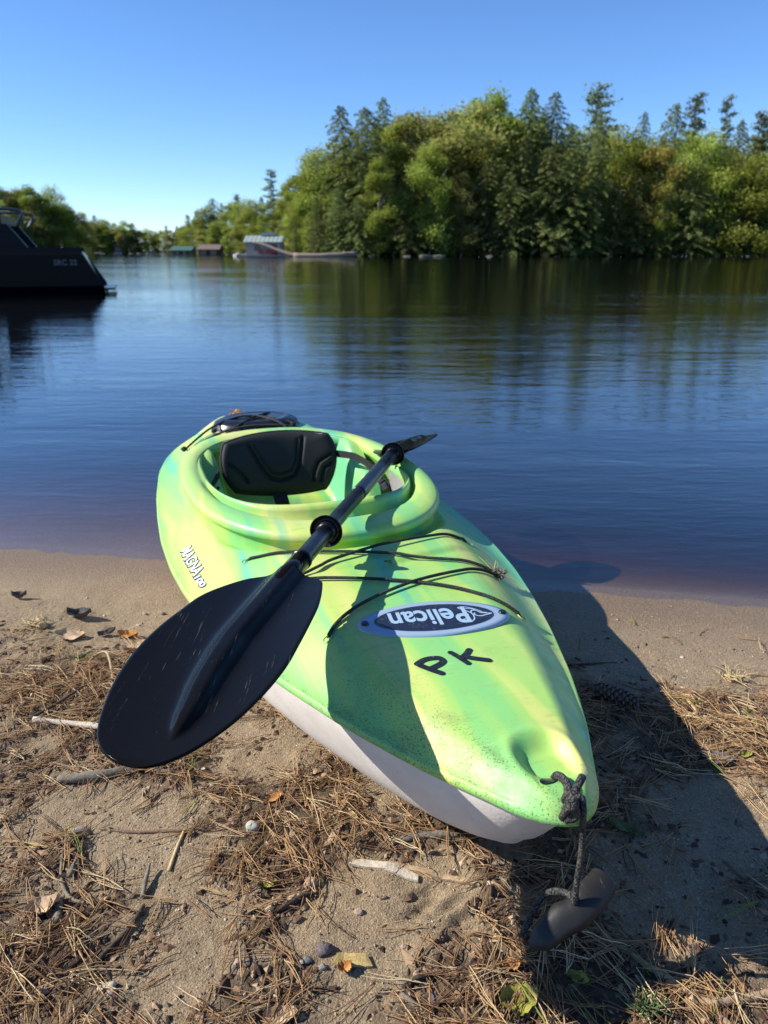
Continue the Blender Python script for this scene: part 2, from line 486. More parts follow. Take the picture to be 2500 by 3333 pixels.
def geo(a, b, n): return a * (b / a) ** (np.arange(n) / (n - 1))
xl = np.concatenate([-geo(1.75, 700, 34)[::-1], lines([(-1.7, -0.95, 0.011), (-0.95, 1.0, 0.0055), (1.0, 1.7, 0.011)]), geo(1.75, 700, 34)])
yl = np.concatenate([-geo(0.2, 150, 18)[::-1], lines([(0.0, 0.4, 0.03), (0.4, 1.5, 0.0048), (1.5, 2.6, 0.0095)]), geo(2.7, 700, 46)])
X, Y = np.meshgrid(xl, yl, indexing='ij')
Zg = gz(X, Y)
yp_ = Y + 0.19 * X
wet = sstep(1.80, 2.20, yp_ + 0.04 * vnoise(X * 4, Y * 4))
ground = mobj('ground', np.stack([X, Y, Zg], -1).reshape(-1, 3), gridfaces(len(xl), len(yl)), M['ground'], None, True,
              {'litter': litter(X, Y).ravel(), 'wet': wet.ravel()})
tag(ground, 'brown sand beach strewn with pine litter sloping into the lake', None, None, 'structure')

# ---------------------------------------------------------------- water
def water_mat():
    m = NT('lake_water')
    co = m.coord('Object')
    pos = m.n('ShaderNodeNewGeometry').outputs['Position']
    sx = m.n('ShaderNodeSeparateXYZ', Vector=pos)
    # ripples of three sizes, crests roughly across the view
    a = m.noise(m.mapping(co, (2.2, 6.5, 1), (0, 0, 0.10)), 1.0, 3, 0.55, 0.4)
    b = m.noise(m.mapping(co, (7.0, 24.0, 1), (0, 0, -0.12)), 1.0, 2, 0.5, 0.3)
    d = m.noise(m.mapping(co, (0.25, 1.1, 1), (0, 0, 0.06)), 1.0, 3, 0.5, 0.3)
    patch = m.ramp(m.noise(m.mapping(co, (0.035, 0.16, 1)), 1.0, 3, 0.5), [(0.35, 0.35), (0.65, 1.0)])
    h = m.math('ADD', m.math('MULTIPLY', a, 0.0058), m.math('MULTIPLY', b, 0.0024))
    h = m.math('ADD', h, m.math('MULTIPLY', d, 0.018))
    near = m.ramp(m.math('DIVIDE', sx.outputs['Y'], 8.0), [(0.24, 0.45), (0.36, 0.9), (1.0, 1.0)])
    h = m.math('MULTIPLY', m.math('MULTIPLY', h, patch), near)
    nm = m.bump(h, 1.0, 1.0)
    inc = m.n('ShaderNodeNewGeometry').outputs['Incoming']
    dt = m.t.nodes.new('ShaderNodeVectorMath'); dt.operation = 'DOT_PRODUCT'; m.link(inc, dt.inputs[0]); m.link(nm, dt.inputs[1])
    om = m.math('SUBTRACT', 1.0, m.math('MINIMUM', m.math('ABSOLUTE', dt.outputs['Value']), 1.0))
    frs = m.math('ADD', 0.028, m.math('MULTIPLY', m.math('POWER', om, 3.5), 0.96))
    gl = m.n('ShaderNodeBsdfGlossy', Roughness=0.03); m.link(nm, gl.inputs['Normal'])
    tr = m.n('ShaderNodeBsdfTransparent'); tr.inputs['Color'].default_value = (0.95, 0.93, 0.9, 1)
    # suspended silt just under the surface
    td = m.n('ShaderNodeBsdfDiffuse'); td.inputs['Color'].default_value = (0.10, 0.105, 0.12, 1)
    tm = m.n('ShaderNodeMixShader'); tm.inputs[0].default_value = 0.04; m.link(tr.outputs[0], tm.inputs[1]); m.link(td.outputs[0], tm.inputs[2])
    mx = m.n('ShaderNodeMixShader'); m.link(frs, mx.inputs[0]); m.link(tm.outputs[0], mx.inputs[1]); m.link(gl.outputs[0], mx.inputs[2])
    m.link(mx.outputs[0], m.out.inputs['Surface'])
    va = m.n('ShaderNodeVolumeAbsorption', Density=6.5)
    va.inputs['Color'].default_value = (0.58, 0.42, 0.28, 1)
    m.link(va.outputs[0], m.out.inputs['Volume'])
    M['water'] = m.m
water_mat()
wb = MB()
wb.add([(-650, 1.2, WATER_Z), (650, 1.2, WATER_Z), (650, 660, WATER_Z), (-650, 660, WATER_Z),
        (-650, 1.2, -6), (650, 1.2, -6), (650, 660, -6), (-650, 660, -6)],
       [(0, 1, 2, 3), (4, 7, 6, 5), (0, 4, 5, 1), (1, 5, 6, 2), (2, 6, 7, 3), (3, 7, 4, 0)])
water = wb.build('water', M['water'])
tag(water, 'calm lake water with small ripples reflecting sky and trees', None, None, 'structure')

# ---------------------------------------------------------------- far shores
simple('shore_earth', (0.03, 0.026, 0.016), 0.95, 0.5, 0.6, 0.5, bdist=0.1)
def land(name, pts, zmax, label):
    """low wooded land: outline along the shore, rising inland. pts: (x, y) front edge; back is pushed away"""
    V = []; n = len(pts); rows = 7
    for i, (x, y) in enumerate(pts):
        for k in range(rows):
            t = k / (rows - 1)
            V.append((x * (1 + 0.5 * t), y + t * 110, -0.5 + 0.55 * min(1, t * 8) + zmax * t * t + 0.25 * vnoise(np.array(x * 0.2), np.array(t * 5.0)) * min(1, t * 4)))
    o = mobj(name, V, gridfaces(n, rows), M['shore_earth'])
    tag(o, label, None, None, 'structure')
    return o
land('island_terrain', [(-25, 195), (-18, 160), (-10, 148), (0, 151), (12, 149), (25, 151), (40, 150), (60, 152), (90, 156), (150, 160)], 1.0, 'low wooded ground of the near island')
land('far_shore_terrain', [(-230, 306), (-120, 302), (-80, 305), (-60, 303), (-45, 301), (-35, 268), (-20, 236), (0, 225)], 0.8, 'low far shore at the end of the lake')
land('left_shore_terrain', [(-200, 130), (-120, 138), (-80, 150), (-63, 162), (-64, 168), (-70, 182), (-84, 205)], 0.6, 'wooded left shore behind the dark boat')

# ---------------------------------------------------------------- trees
def leaf_mat(key, dark, mid, light):
    light = tuple(min(.9, c * 1.12) for c in light)
    m = NT(key)
    ri = m.n('ShaderNodeObjectInfo').outputs['Random']
    a = m.n('ShaderNodeAttribute', {'attribute_name': 'tint'}).outputs['Fac']
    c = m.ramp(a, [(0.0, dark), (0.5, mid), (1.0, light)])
    hs = m.n('ShaderNodeHueSaturation', Saturation=1.0)
    m.link(c, hs.inputs['Color'])
    m.link(m.math('ADD', 0.485, m.math('MULTIPLY', ri, 0.03)), hs.inputs['Hue'])
    m.link(m.math('ADD', 0.8, m.math('MULTIPLY', ri, 0.45)), hs.inputs['Value'])
    df = m.n('ShaderNodeBsdfDiffuse'); m.link(hs.outputs[0], df.inputs['Color'])
    tl = m.n('ShaderNodeBsdfTranslucent'); m.link(hs.outputs[0], tl.inputs['Color'])
    mx = m.n('ShaderNodeMixShader'); mx.inputs[0].default_value = 0.42
    m.link(df.outputs[0], mx.inputs[1]); m.link(tl.outputs[0], mx.inputs[2])
    m.link(mx.outputs[0], m.out.inputs['Surface'])
    M[key] = m.m
leaf_mat('hemlock_foliage', (0.075, 0.098, 0.032), (0.205, 0.240, 0.080), (0.35, 0.385, 0.14))
leaf_mat('spring_leaves', (0.13, 0.165, 0.025), (0.27, 0.32, 0.055), (0.40, 0.44, 0.10))
leaf_mat('olive_leaves', (0.13, 0.14, 0.034), (0.27, 0.27, 0.07), (0.40, 0.39, 0.12))
leaf_mat('orange_leaves', (0.16, 0.145, 0.03), (0.34, 0.31, 0.07), (0.46, 0.43, 0.11))
leaf_mat('pine_foliage', (0.065, 0.09, 0.045), (0.15, 0.19, 0.095), (0.26, 0.30, 0.15))
simple('trunk_bark', (0.11, 0.085, 0.065), 0.9, 0.4, 3, 0.5, bdist=0.02)
simple('trunk_grey', (0.24, 0.22, 0.19), 0.9, 0.3, 3, 0.4, bdist=0.02)

def quads(P, S, flat=0.5, droop=None):
    """leaf clumps: random oriented quads at points P with size S"""
    n = len(P)
    nrm = rng.normal(size=(n, 3)); nrm[:, 2] = np.abs(nrm[:, 2]) + flat
    nrm /= np.linalg.norm(nrm, axis=1)[:, None]
    u = np.cross(nrm, rng.normal(size=(n, 3))); u /= np.linalg.norm(u, axis=1)[:, None]
    v = np.cross(nrm, u)
    a = S[:, None] * u * rng.uniform(0.7, 1.3, (n, 1)); b = S[:, None] * v * rng.uniform(0.45, 0.8, (n, 1))
    V = np.stack([P - a, P - b * 0.9, P + a, P + b], 1).reshape(-1, 3)
    return V, np.arange(n * 4).reshape(-1, 4)

def crown_hemlock(H, R, seed, dens=1.0):
    """drooping tiered conifer, height H, radius R"""
    pts = []; siz = []; tin = []
    nb = int(210 * dens)
    gold = 2.39996
    for i in range(nb):
        t = (i + 0.5) / nb
        z = H * (0.03 + 0.965 * t ** 0.95)
        prof = (1 - t) ** 0.44 * (0.95 + 0.14 * sin(11 * t + seed * 2) + 0.10 * sin(23 * t + seed)) + 0.02
        az = i * gold + random.uniform(-.4, .4)
        L = R * prof * random.uniform(0.60, 1.2) * (1 + 0.22 * sin(2 * az + seed + 7 * t) + 0.15 * sin(3 * az - 9 * t))
        nq = int(34 + 105 * L / R)
        s = rng.random(nq) ** 0.6
        side = rng.normal(size=nq) * 0.16 * L * (1.1 - s)
        dz = 0.20 * L * s - 0.42 * L * s ** 2 + rng.normal(size=nq) * 0.10 - np.abs(side) * 0.25
        x = cos(az) * L * s - sin(az) * side; y = sin(az) * L * s + cos(az) * side
        pts.append(np.stack([x, y, z + dz], 1))
        siz.append(rng.uniform(0.11, 0.25, nq) * (1.1 - 0.5 * t))
        base = random.uniform(0.15, 0.75)
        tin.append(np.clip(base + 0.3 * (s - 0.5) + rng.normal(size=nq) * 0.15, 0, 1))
    return np.concatenate(pts), np.concatenate(siz), np.concatenate(tin)

def crown_pine(H, R, seed):
    """white pine: sparse plates of foliage on long level limbs"""
    pts = []; siz = []; tin = []; limbs = []
    nb = 34
    for i in range(nb):
        t = (i + 0.5) / nb
        z = H * (0.30 + 0.69 * t)
        L = R * (1 - 0.80 * t) * random.uniform(0.35, 1.15)
        az = i * 2.39996 + random.uniform(-.5, .5)
        e = Vector((cos(az) * L, sin(az) * L, z + L * random.uniform(0.05, 0.40)))
        limbs.append((Vector((0, 0, z)), e))
        for q in range(int(3 + 6 * L / R)):
            s = random.uniform(0.30, 1.03)
            c = Vector((0, 0, z)).lerp(e, s) + Vector((random.gauss(0, .12 * L), random.gauss(0, .12 * L), 0.15))
            nq = 22
            o = rng.normal(size=(nq, 3)) * np.array([0.62, 0.62, 0.22])
            pts.append(np.array(c) + o)
            siz.append(rng.uniform(0.16, 0.34, nq))
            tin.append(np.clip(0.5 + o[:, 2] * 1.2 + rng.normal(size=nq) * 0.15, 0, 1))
    return np.concatenate(pts), np.concatenate(siz), np.concatenate(tin), limbs

def crown_leafy(H, R, seed, low=0.03, gaps=0.0):
    pts = []; siz = []; tin = []
    nl = 60
    for i in range(nl):
        t = random.random()
        z = H * (low + (0.94 - low) * t)
        prof = math.sqrt(max(0.03, 1 - ((t - 0.42) / 0.62) ** 2))
        az = random.uniform(0, 2 * pi); rr = R * prof * random.uniform(0.30, 0.85)
        c = np.array([cos(az) * rr, sin(az) * rr, z])
        r = R * random.uniform(0.17, 0.36)
        nq = int(320 * (r / R / 0.26) ** 2)
        d = rng.normal(size=(nq, 3)); d /= np.linalg.norm(d, axis=1)[:, None]
        rad = r * rng.uniform(0.45, 1.1, (nq, 1)) * (1 + 0.25 * rng.normal(size=(nq, 1)))
        pts.append(c + d * rad * np.array([1, 1, 0.8]))
        siz.append(rng.uniform(0.11, 0.24, nq))
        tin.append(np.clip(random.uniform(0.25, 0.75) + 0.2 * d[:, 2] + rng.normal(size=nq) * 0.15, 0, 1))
    return np.concatenate(pts), np.concatenate(siz), np.concatenate(tin)

def build_tree(name, kind, H, R, mat, seed, low=0.03):
    root = empty(name)
    limbs = []
    if kind == 'hemlock': P, S, T = crown_hemlock(H, R, seed)
    elif kind == 'pine': P, S, T, limbs = crown_pine(H, R, seed)
    else: P, S, T = crown_leafy(H, R, seed, low)
    V, Fc = quads(P, S, 0.2 if kind == 'leafy' else 0.6)
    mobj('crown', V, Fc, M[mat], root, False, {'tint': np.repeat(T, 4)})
    tb = MB()
    bend = [(0.02 * H * sin(seed + k), 0.02 * H * cos(seed * 2 + k), H * 0.97 * k / 6 - (0.5 if k == 0 else 0)) for k in range(7)]
    bend[0] = (0, 0, -0.6)
    tb.tube(bend, [max(0.02, H * 0.014 * (1 - k / 6.3)) for k in range(7)], 7, False)
    if kind == 'leafy':
        for k in range(9):
            z0 = H * random.uniform(0.15, 0.7); az = random.uniform(0, 6.28); L = R * random.uniform(0.5, 0.9)
            tb.tube([(0, 0, z0), (cos(az) * L * .5, sin(az) * L * .5, z0 + L * .5), (cos(az) * L, sin(az) * L, z0 + L * .9)], [H * .006, H * .004, H * .002], 5, False)
    for a, b in limbs:
        tb.tube([a, (a + b) / 2 + Vector((0, 0, -0.1)), b], [H * .004, H * .003, H * .001], 4, False)
    tb.build('trunk', M['trunk_grey' if kind == 'leafy' else 'trunk_bark'], root, True)
    return root

PROTO = {}
def proto(kind):
    if kind in PROTO: return PROTO[kind]
    out = []
    spec = {'hemlock': [('hemlock', 24, 5.2, 'hemlock_foliage', 1), ('hemlock', 22, 4.3, 'hemlock_foliage', 2), ('hemlock', 20, 5.8, 'hemlock_foliage', 3)],
            'pine': [('pine', 26, 6.0, 'pine_foliage', 1), ('pine', 24, 5.0, 'pine_foliage', 2)],
            'spring': [('leafy', 18, 6.0, 'spring_leaves', 1), ('leafy', 16, 6.5, 'spring_leaves', 2), ('leafy', 20, 5.0, 'spring_leaves', 3)],
            'olive': [('leafy', 18, 6.0, 'olive_leaves', 1), ('leafy', 17, 5.4, 'olive_leaves', 2)],
            'orange': [('leafy', 16, 5.5, 'orange_leaves', 5)]}[kind]
    names = {'hemlock': 'hemlock_tree', 'pine': 'pine_tree', 'spring': 'leafy_tree', 'olive': 'leafy_tree', 'orange': 'leafy_tree'}
    for (k, Hh, R, mt, sd) in spec:
        out.append([build_tree(names[kind], k, Hh, R, mt, sd), Hh, False])
    PROTO[kind] = out
    return out

def plant(kind, x, y, height, label, group, wid=1.0, idx=None, z=0.0):
    pr = proto(kind)
    e = pr[(idx if idx is not None else random.randrange(len(pr))) % len(pr)]
    src, Hh, used = e
    if not used:
        o = src; e[2] = True
    else:
        o = src.copy(); COL.objects.link(o)
        for k in ('label', 'category', 'group'):
            if k in o: del o[k]
        for ch in src.children:
            c = ch.copy(); COL.objects.link(c); c.parent = o
    s = height / Hh
    o.location = (x, y, z); o.scale = (s * wid, s * wid, s)
    o.rotation_euler = (0, 0, random.uniform(0, 6.28))
    tag(o, label, 'tree', group)
    return o

def at_top(t, kind, label, group=None, wid=1.0, idx=None):
    """t = position of a tree top in the world (x, y, z)"""
    return plant(kind, t[0], t[1], t[2], label, group, wid, idx)

ORD = ['leftmost', 'second', 'third', 'fourth', 'fifth', 'sixth', 'seventh', 'eighth', 'ninth', 'tenth', 'eleventh', 'twelfth', 'thirteenth', 'fourteenth', 'fifteenth', 'sixteenth', 'seventeenth', 'eighteenth', 'nineteenth', 'twentieth', 'twenty-first', 'twenty-second', 'twenty-third', 'twenty-fourth', 'twenty-fifth', 'twenty-sixth', 'twenty-seventh', 'twenty-eighth']
LOOK = {'hemlock': 'dark conifer', 'spring': 'light green tree', 'olive': 'olive leafy tree', 'pine': 'pine', 'orange': 'orange-yellow tree'}
def row(R_, where, group):
    R_ = sorted(R_, key=lambda r: r[0][0] / r[0][1])
    for i, (t, k, w) in enumerate(R_):
        place = 'leftmost tree' if i == 0 else ('rightmost tree' if i == len(R_) - 1 else ORD[i] + ' tree from the left')
        at_top(t, k, LOOK[k] + ', ' + place + ' ' + where, group, w)
# outstanding trees of the near island, from left to right
at_top((-24.275,178,17.326), 'pine', 'dark lone pine poking out at the left shoulder of the near island wood', wid=0.9)
at_top((-19.455,172,16.423), 'spring', 'fresh green leafy tree between the lone left pine and the tall hemlocks')
at_top((-14.545,168,19.181), 'spring', 'yellow-green leafy tree just left of the leftmost tall hemlock', wid=0.9)
at_top((-8.211,160,26.839), 'hemlock', 'leftmost of the tall hemlocks, sloping down to the wood\'s left edge', wid=1.25, idx=0)
at_top((-3.407,157,25.998), 'hemlock', 'second tall hemlock from the left, with rounded shoulders', wid=1.2, idx=2)
at_top((-0.303,168,29.595), 'hemlock', 'thin hemlock spire behind the two leftmost tall hemlocks', wid=0.8, idx=1)
at_top((2.93,162,26.692), 'spring', 'leafy tree with pale top right of the left hemlock pair', wid=1.0)
at_top((8.287,164,28.069), 'olive', 'olive leafy tree in the gap left of the broad yellow-green one', wid=1.1)
at_top((13.426,162,28.467), 'olive', 'broad yellow-green leafy tree in the middle of the near island', wid=1.4)
at_top((20.205,166,32.11), 'spring', 'tallest bright green leafy tree with pointed top on the near island', wid=0.85, idx=2)
at_top((28.374,164,30.536), 'hemlock', 'hemlock spire right of the tallest bright green tree', wid=1.0, idx=1)
at_top((33.075,164,29.857), 'hemlock', 'second hemlock spire right of the tallest bright green tree', wid=1.0, idx=0)
at_top((43.212,172,32.036), 'pine', 'tall white pine with long reaching limbs against the sky', wid=1.15, idx=0)
at_top((39.651,154,23.217), 'hemlock', 'olive-topped hemlock standing before the tall spreading pine', wid=1.0, idx=1)
at_top((46.189,160,22.511), 'spring', 'rounded grey-green leafy tree right of the tall spreading pine', wid=0.9)
at_top((54.866,178,28.661), 'hemlock', 'distant narrow spire showing over the dip right of the spreading pine', wid=0.7, idx=0)
at_top((51.509,156,19.701), 'orange', 'orange-yellow leafy tree among the dark conifers on the right', wid=0.95)
at_top((57.125,166,28.186), 'hemlock', 'dark spire right of the orange-yellow tree', wid=0.9, idx=2)
at_top((64.168,174,31.232), 'pine', 'white pine with plume-like top, left of the thin leaning pine', wid=0.7, idx=1)
at_top((69.593,172,30.222), 'pine', 'thin tall pine with bare stem near the right edge', wid=0.55, idx=0)
at_top((60.069,158,21.512), 'spring', 'light green leafy tree beneath the plume-topped pine', wid=0.9)
at_top((71.291,168,25.682), 'hemlock', 'grey-green spire right of the thin tall pine', wid=0.8, idx=1)
at_top((76.389,170,27.194), 'pine', 'pine cut by the right edge of the picture', wid=0.9, idx=1)
at_top((67.382,155,17.768), 'spring', 'low spreading light green tree at the right end of the near island', wid=1.25, idx=1)
# front row at the water's edge and fillers behind
g = 'trees in the front row at the island water edge'
FRONT = [((-12.522,152,10.447),'hemlock',1.1), ((-8.44,151,12.467),'hemlock',1.3), ((-4.774,150,10.322),'hemlock',1.2), ((-1.112,151,17.587),'spring',1.0), ((4.48,151,14.53),'hemlock',1.25), ((8.375,152,18.713),'spring',1.0), ((11.234,150,10.322),'hemlock',1.2), ((14.56,151,14.53),'olive',0.9),
         ((18.948,151,16.573),'hemlock',1.2), ((22.807,150,14.44),'hemlock',1.2), ((25.728,153,20.86),'hemlock',1.2), ((30.149,152,18.713),'hemlock',1.3), ((34.057,152,18.713),'hemlock',1.3), ((37.701,151,12.467),'hemlock',1.3), ((59.49,153.5,12.658),'olive',.8), ((52.283,152.5,12.582),'spring',.7), ((43.048,152,12.544),'hemlock',1.3), ((47.094,153,14.71),'hemlock',1.3), ((50.21,152,9.391),'hemlock',1.3),
         ((53.659,153,12.095),'hemlock',1.3), ((57.446,153,13.668),'hemlock',1.3), ((61.726,153,11.568),'hemlock',1.3), ((66.317,154,10.573),'hemlock',1.3), ((69.553,155,14.89),'hemlock',1.3), ((73.873,156,16.038),'hemlock',1.3)]
row(FRONT, 'in the front row of the island', 'trees in the front row at the island water edge')
BACK = [((-11.989,172,21.627),'spring',1.2), ((-6.492,178,25.292),'hemlock',1.2), ((0,182,27.033),'olive',1.2), ((5.887,180,27.334),'spring',1.2), ((12.537,182,28.812),'olive',1.2), ((18.88,180,29.672),'spring',1.2), ((25.391,180,29.672),'hemlock',1.2), ((28.748,176,27.32),'spring',1.2),
        ((33.557,178,28.199),'hemlock',1.2), ((39.505,178,26.459),'hemlock',1.2), ((44.289,184,26.113),'spring',1.2), ((49.959,182,24.038),'hemlock',1.2), ((53.548,178,22.349),'spring',1.3), ((59.95,180,23.784),'hemlock',1.2), ((65.918,184,24.901),'spring',1.2), ((71.105,182,25.24),'hemlock',1.2),
        ((74.444,180,23.784),'spring',1.2), ((80.504,182,24.64),'hemlock',1.2), ((84.682,180,25.565),'spring',1.2), ((38.597,166,18.127),'olive',1.1), ((51.572,164,16.813),'spring',1.1), ((66.58,164,17.92),'olive',1.1), ((75.018,163,18.911),'spring',1.1), ((-9.19,166,18.127),'spring',1.2)]
row(BACK, 'in the second island row', 'trees filling in behind on the near island')
# shoulder stepping down to the left, behind the boathouses
SH = [((-22.078,176,11.952),'spring',1.1), ((-18.604,168,10.283),'olive',1.0), ((-16.064,165,11.262),'spring',1.0), ((-14.287,158,8.069),'spring',0.9), ((-17.546,160,6.47),'hemlock',0.9), ((-26.357,190,12.17),'spring',1.0), ((-29.957,200,13.456),'hemlock',1.1), ((-31.512,200,12.414),'spring',1.1), ((-34.679,205,11.487),'olive',1.0),
      ((-40.417,225,15.412),'pine',0.9), ((-37.942,220,13.946),'spring',1.1), ((-43.168,228,14.42),'spring',1.2), ((-46.156,232,13.85),'hemlock',1.0), ((-50.358,240,15.547),'hemlock',1.1), ((-52.78,240,13.292),'spring',1.1), ((-56.265,245,12.521),'hemlock',1.0), ((-61.562,255,11.563),'pine',0.8), ((-65.469,262,9.081),'spring',1.2), ((-59.595,250,9.15),'spring',1.1), ((-74.592,285,8.281),'olive',1.2), ((-71.602,280,9.146),'hemlock',1.0),
      ((-46.796,225,8.725),'spring',1.2), ((-41.515,215,7.617),'spring',1.1), ((-36.434,205,8.031),'olive',1.1), ((-52.559,235,7.407),'olive',1.1), ((-30.933,190,6.838),'spring',1.1), ((-80.694,300,9.733),'pine',0.8)]
row(SH, 'on the shore behind the boathouses', 'trees on the shore behind the boathouses')
FL = [((-83.348,305,8.255),'spring',1.3), ((-86.546,306,8.061),'hemlock',1.2), ((-88.789,304,8.771),'spring',1.3), ((-92.309,306,8.497),'olive',1.3), ((-94.322,304,10.928),'hemlock',1.2), ((-97.458,305,11.5),'spring',1.3), ((-99.867,303,9.821),'spring',1.3), ((-102.785,304,12.323),'olive',1.3), ((-106.043,305,12.038),'spring',1.3), ((-108.011,303,13.566),'hemlock',1.2), ((-109.473,300,11.326),'spring',1.3), ((-103.552,300,8.668),'spring',1.2), ((-97.983,300,7.6),'olive',1.2), ((-112.448,300,10.265),'hemlock',1.2), ((-75.243,300,7.065),'spring',1.2), ((-70.909,296,6.455),'hemlock',1.2)]
row(FL, 'on the low far shore', 'trees on the far shore')
at_top((-64.666,150,12.802), 'spring', 'tallest light green tree at left, over the dark boat', wid=1.0, idx=2)
at_top((-61.83,152,11.917), 'spring', 'leafy tree leaning right of the tallest one over the boat', wid=1.1, idx=0)
at_top((-60.287,158,9.065), 'olive', 'rounded olive tree at the tip of the left shore', wid=1.2, idx=0)
LF = [((-68.537,152,12.544),'spring',1.2), ((-70.396,150,12.597),'olive',1.2), ((-63.191,150,10.322),'olive',1.2), ((-61.346,155,9.828),'spring',1.2), ((-65.378,146,8.038),'hemlock',1.2), ((-66.874,142,7.345),'spring',1.3), ((-64.584,150,6.652),'hemlock',1.3), ((-62.613,152,6.461),'hemlock',1.3), ((-61.914,158,5.842),'hemlock',1.2), ((-61.423,164,5.447),'spring',1.2), ((-70.526,146,10.071),'spring',1.3), ((-67.061,182,7.554),'olive',1.1)]
row(LF, 'massed on the left shore behind the boat', 'trees massed on the left shore')

# ---------------------------------------------------------------- shore buildings
simple('paint_grey_wall', (0.24, 0.245, 0.25), 0.8, 0.08, 2)
simple('paint_brown_wall', (0.085, 0.045, 0.035), 0.85, 0.2, 2)
simple('paint_brown_roof', (0.15, 0.105, 0.085), 0.85, 0.2, 2)
simple('metal_green', (0.20, 0.27, 0.23), 0.5, 0.1, 2)
simple('metal_white', (0.33, 0.37, 0.34), 0.5, 0.06, 2)
simple('roof_green', (0.05, 0.12, 0.09), 0.6, 0.15, 2)
simple('dock_wood', (0.33, 0.29, 0.24), 0.9, 0.2, 2)
simple('red_plastic', (0.22, 0.015, 0.02), 0.4, 0.1, 2)
simple('dark_glass', (0.015, 0.02, 0.03), 0.1, 0.1, 2)
simple('white_gelcoat', (0.42, 0.42, 0.43), 0.3, 0.05, 2)
simple('dead_wood', (0.26, 0.20, 0.15), 0.9, 0.25, 4)
simple('shore_stone', (0.11, 0.10, 0.085), 0.9, 0.25, 3, 0.5, bdist=0.05)

def wz(py, y):   # height (m) seen at photo row py at distance y, used for far buildings
    return 0.92 - y * math.tan(math.atan(849.5 / 2471) + math.atan((py - 1666.5) / 2471))
def boathouse():
    y = 146.0
    x0, x1 = (-25.202,146,1.816)[0], (-18.679,146,1.816)[0]
    b = empty('boathouse', ((x0 + x1) / 2, y, 0))
    w = x1 - x0; zt = wz(788, y); zr = wz(767, y)
    tag(b, 'pale grey boathouse with green and white striped metal roof at the near island', 'boathouse')
    MB().box((0, 3, zt / 2 - .2), (w - .3, 6, zt + .4)).build('wall', M['paint_grey_wall'], b)
    n = 18
    for i in range(n):
        pw = (w + .5) / n
        xx = -(w + .5) / 2 + pw * (i + .5)
        f = MB()
        f.add([(xx - pw / 2 + .01, -.5, zt - .05), (xx + pw / 2 - .01, -.5, zt - .05), (xx + pw / 2 - .01, 3, zr), (xx - pw / 2 + .01, 3, zr),
               (xx - pw / 2 + .01, -.5, zt + .03), (xx + pw / 2 - .01, -.5, zt + .03), (xx + pw / 2 - .01, 3, zr + .08), (xx - pw / 2 + .01, 3, zr + .08)],
              [(0, 3, 2, 1), (4, 5, 6, 7), (0, 1, 5, 4), (1, 2, 6, 5), (2, 3, 7, 6), (3, 0, 4, 7)])
        f.build('roof_panel', M['metal_green' if i % 2 else 'metal_white'], b)
    MB().box((0.6, 3, zr + .35), (2.6, 1.2, .5)).build('roof_vent', M['metal_white'], b)
    MB().box((-w / 2 + 2.2, -.02, zt * .62), (1.0, .1, 1.0)).build('window', M['dark_glass'], b)
    MB().box((-w / 2 + 5.3, -.02, zt * .42), (.9, .1, 1.9)).build('door', M['paint_brown_wall'], b)
    d = MB().box(((x0 + x1) / 2 + 1.2, y - 1.6, .12), (w + 3.5, 3.0, .22)).build('dock', M['dock_wood'])
    tag(d, 'low wooden dock along the front of the pale grey boathouse', 'dock')
    for k, dx in enumerate((-0.3, 1.0, 1.9)):
        c = empty('garden_chair', ((x0 + x1) / 2 + dx - .1, y - .9, .23))
        MB().box((0, 0, .35), (.62, .6, .1)).build('seat', M['red_plastic'], c)
        MB().box((0, .3, .7), (.62, .1, .8)).build('backrest', M['red_plastic'], c)
        for lx in (-.27, .27):
            MB().box((lx, -.2, .15), (.08, .08, .3)).build('leg', M['red_plastic'], c)
            MB().box((lx * 1.2, .0, .55), (.1, .6, .06)).build('armrest', M['red_plastic'], c)
        tag(c, ('left', 'middle', 'right')[k] + ' red chair on the dock before the pale grey boathouse', 'chair', 'red chairs on the boathouse dock')
boathouse()

def small_house(px0, px1, pyt, pyr, y, wall, roof, name, label, openings=0):
    x0 = (px0 - 1250) / 2471 * (y * .9457 + .3); x1 = (px1 - 1250) / 2471 * (y * .9457 + .3)
    w = x1 - x0; zt = wz(pyt, y); zr = wz(pyr, y)
    b = empty(name, ((x0 + x1) / 2, y, 0)); tag(b, label, 'boathouse')
    MB().box((0, 3.5, zt / 2 - .2), (w * .96, 7, zt + .4)).build('wall', M[wall], b)
    r = MB()
    r.add([(-w / 2 - .4, -.5, zt - .05), (w / 2 + .4, -.5, zt - .05), (w / 2 + .4, 7.5, zt - .05), (-w / 2 - .4, 7.5, zt - .05), (-w / 2 - .2, 3.5, zr), (w / 2 + .2, 3.5, zr)],
          [(0, 1, 5, 4), (2, 3, 4, 5), (1, 2, 5), (3, 0, 4), (0, 3, 2, 1)])
    r.build('roof', M[roof], b)
    for k in range(openings):
        xx = -w / 2 + w * (k + .5) / openings
        MB().box((xx, -.03, zt * .42), (w / openings * .62, .1, zt * .8)).build('boat_door', M['dark_glass'], b)
    return b
small_house(645, 712, 811, 795, 200, 'paint_brown_wall', 'paint_brown_roof', 'boathouse', 'dark brown boathouse with low brown roof left of the pale grey one', 2)
small_house(556, 622, 814, 801, 222, 'dock_wood', 'roof_green', 'boathouse', 'low boathouse with green roof beside the dark brown one', 3)
small_house(372, 398, 802, 785, 298, 'paint_brown_wall', 'paint_brown_wall', 'cottage', 'small rust-red cottage among trees on the far shore', 1)

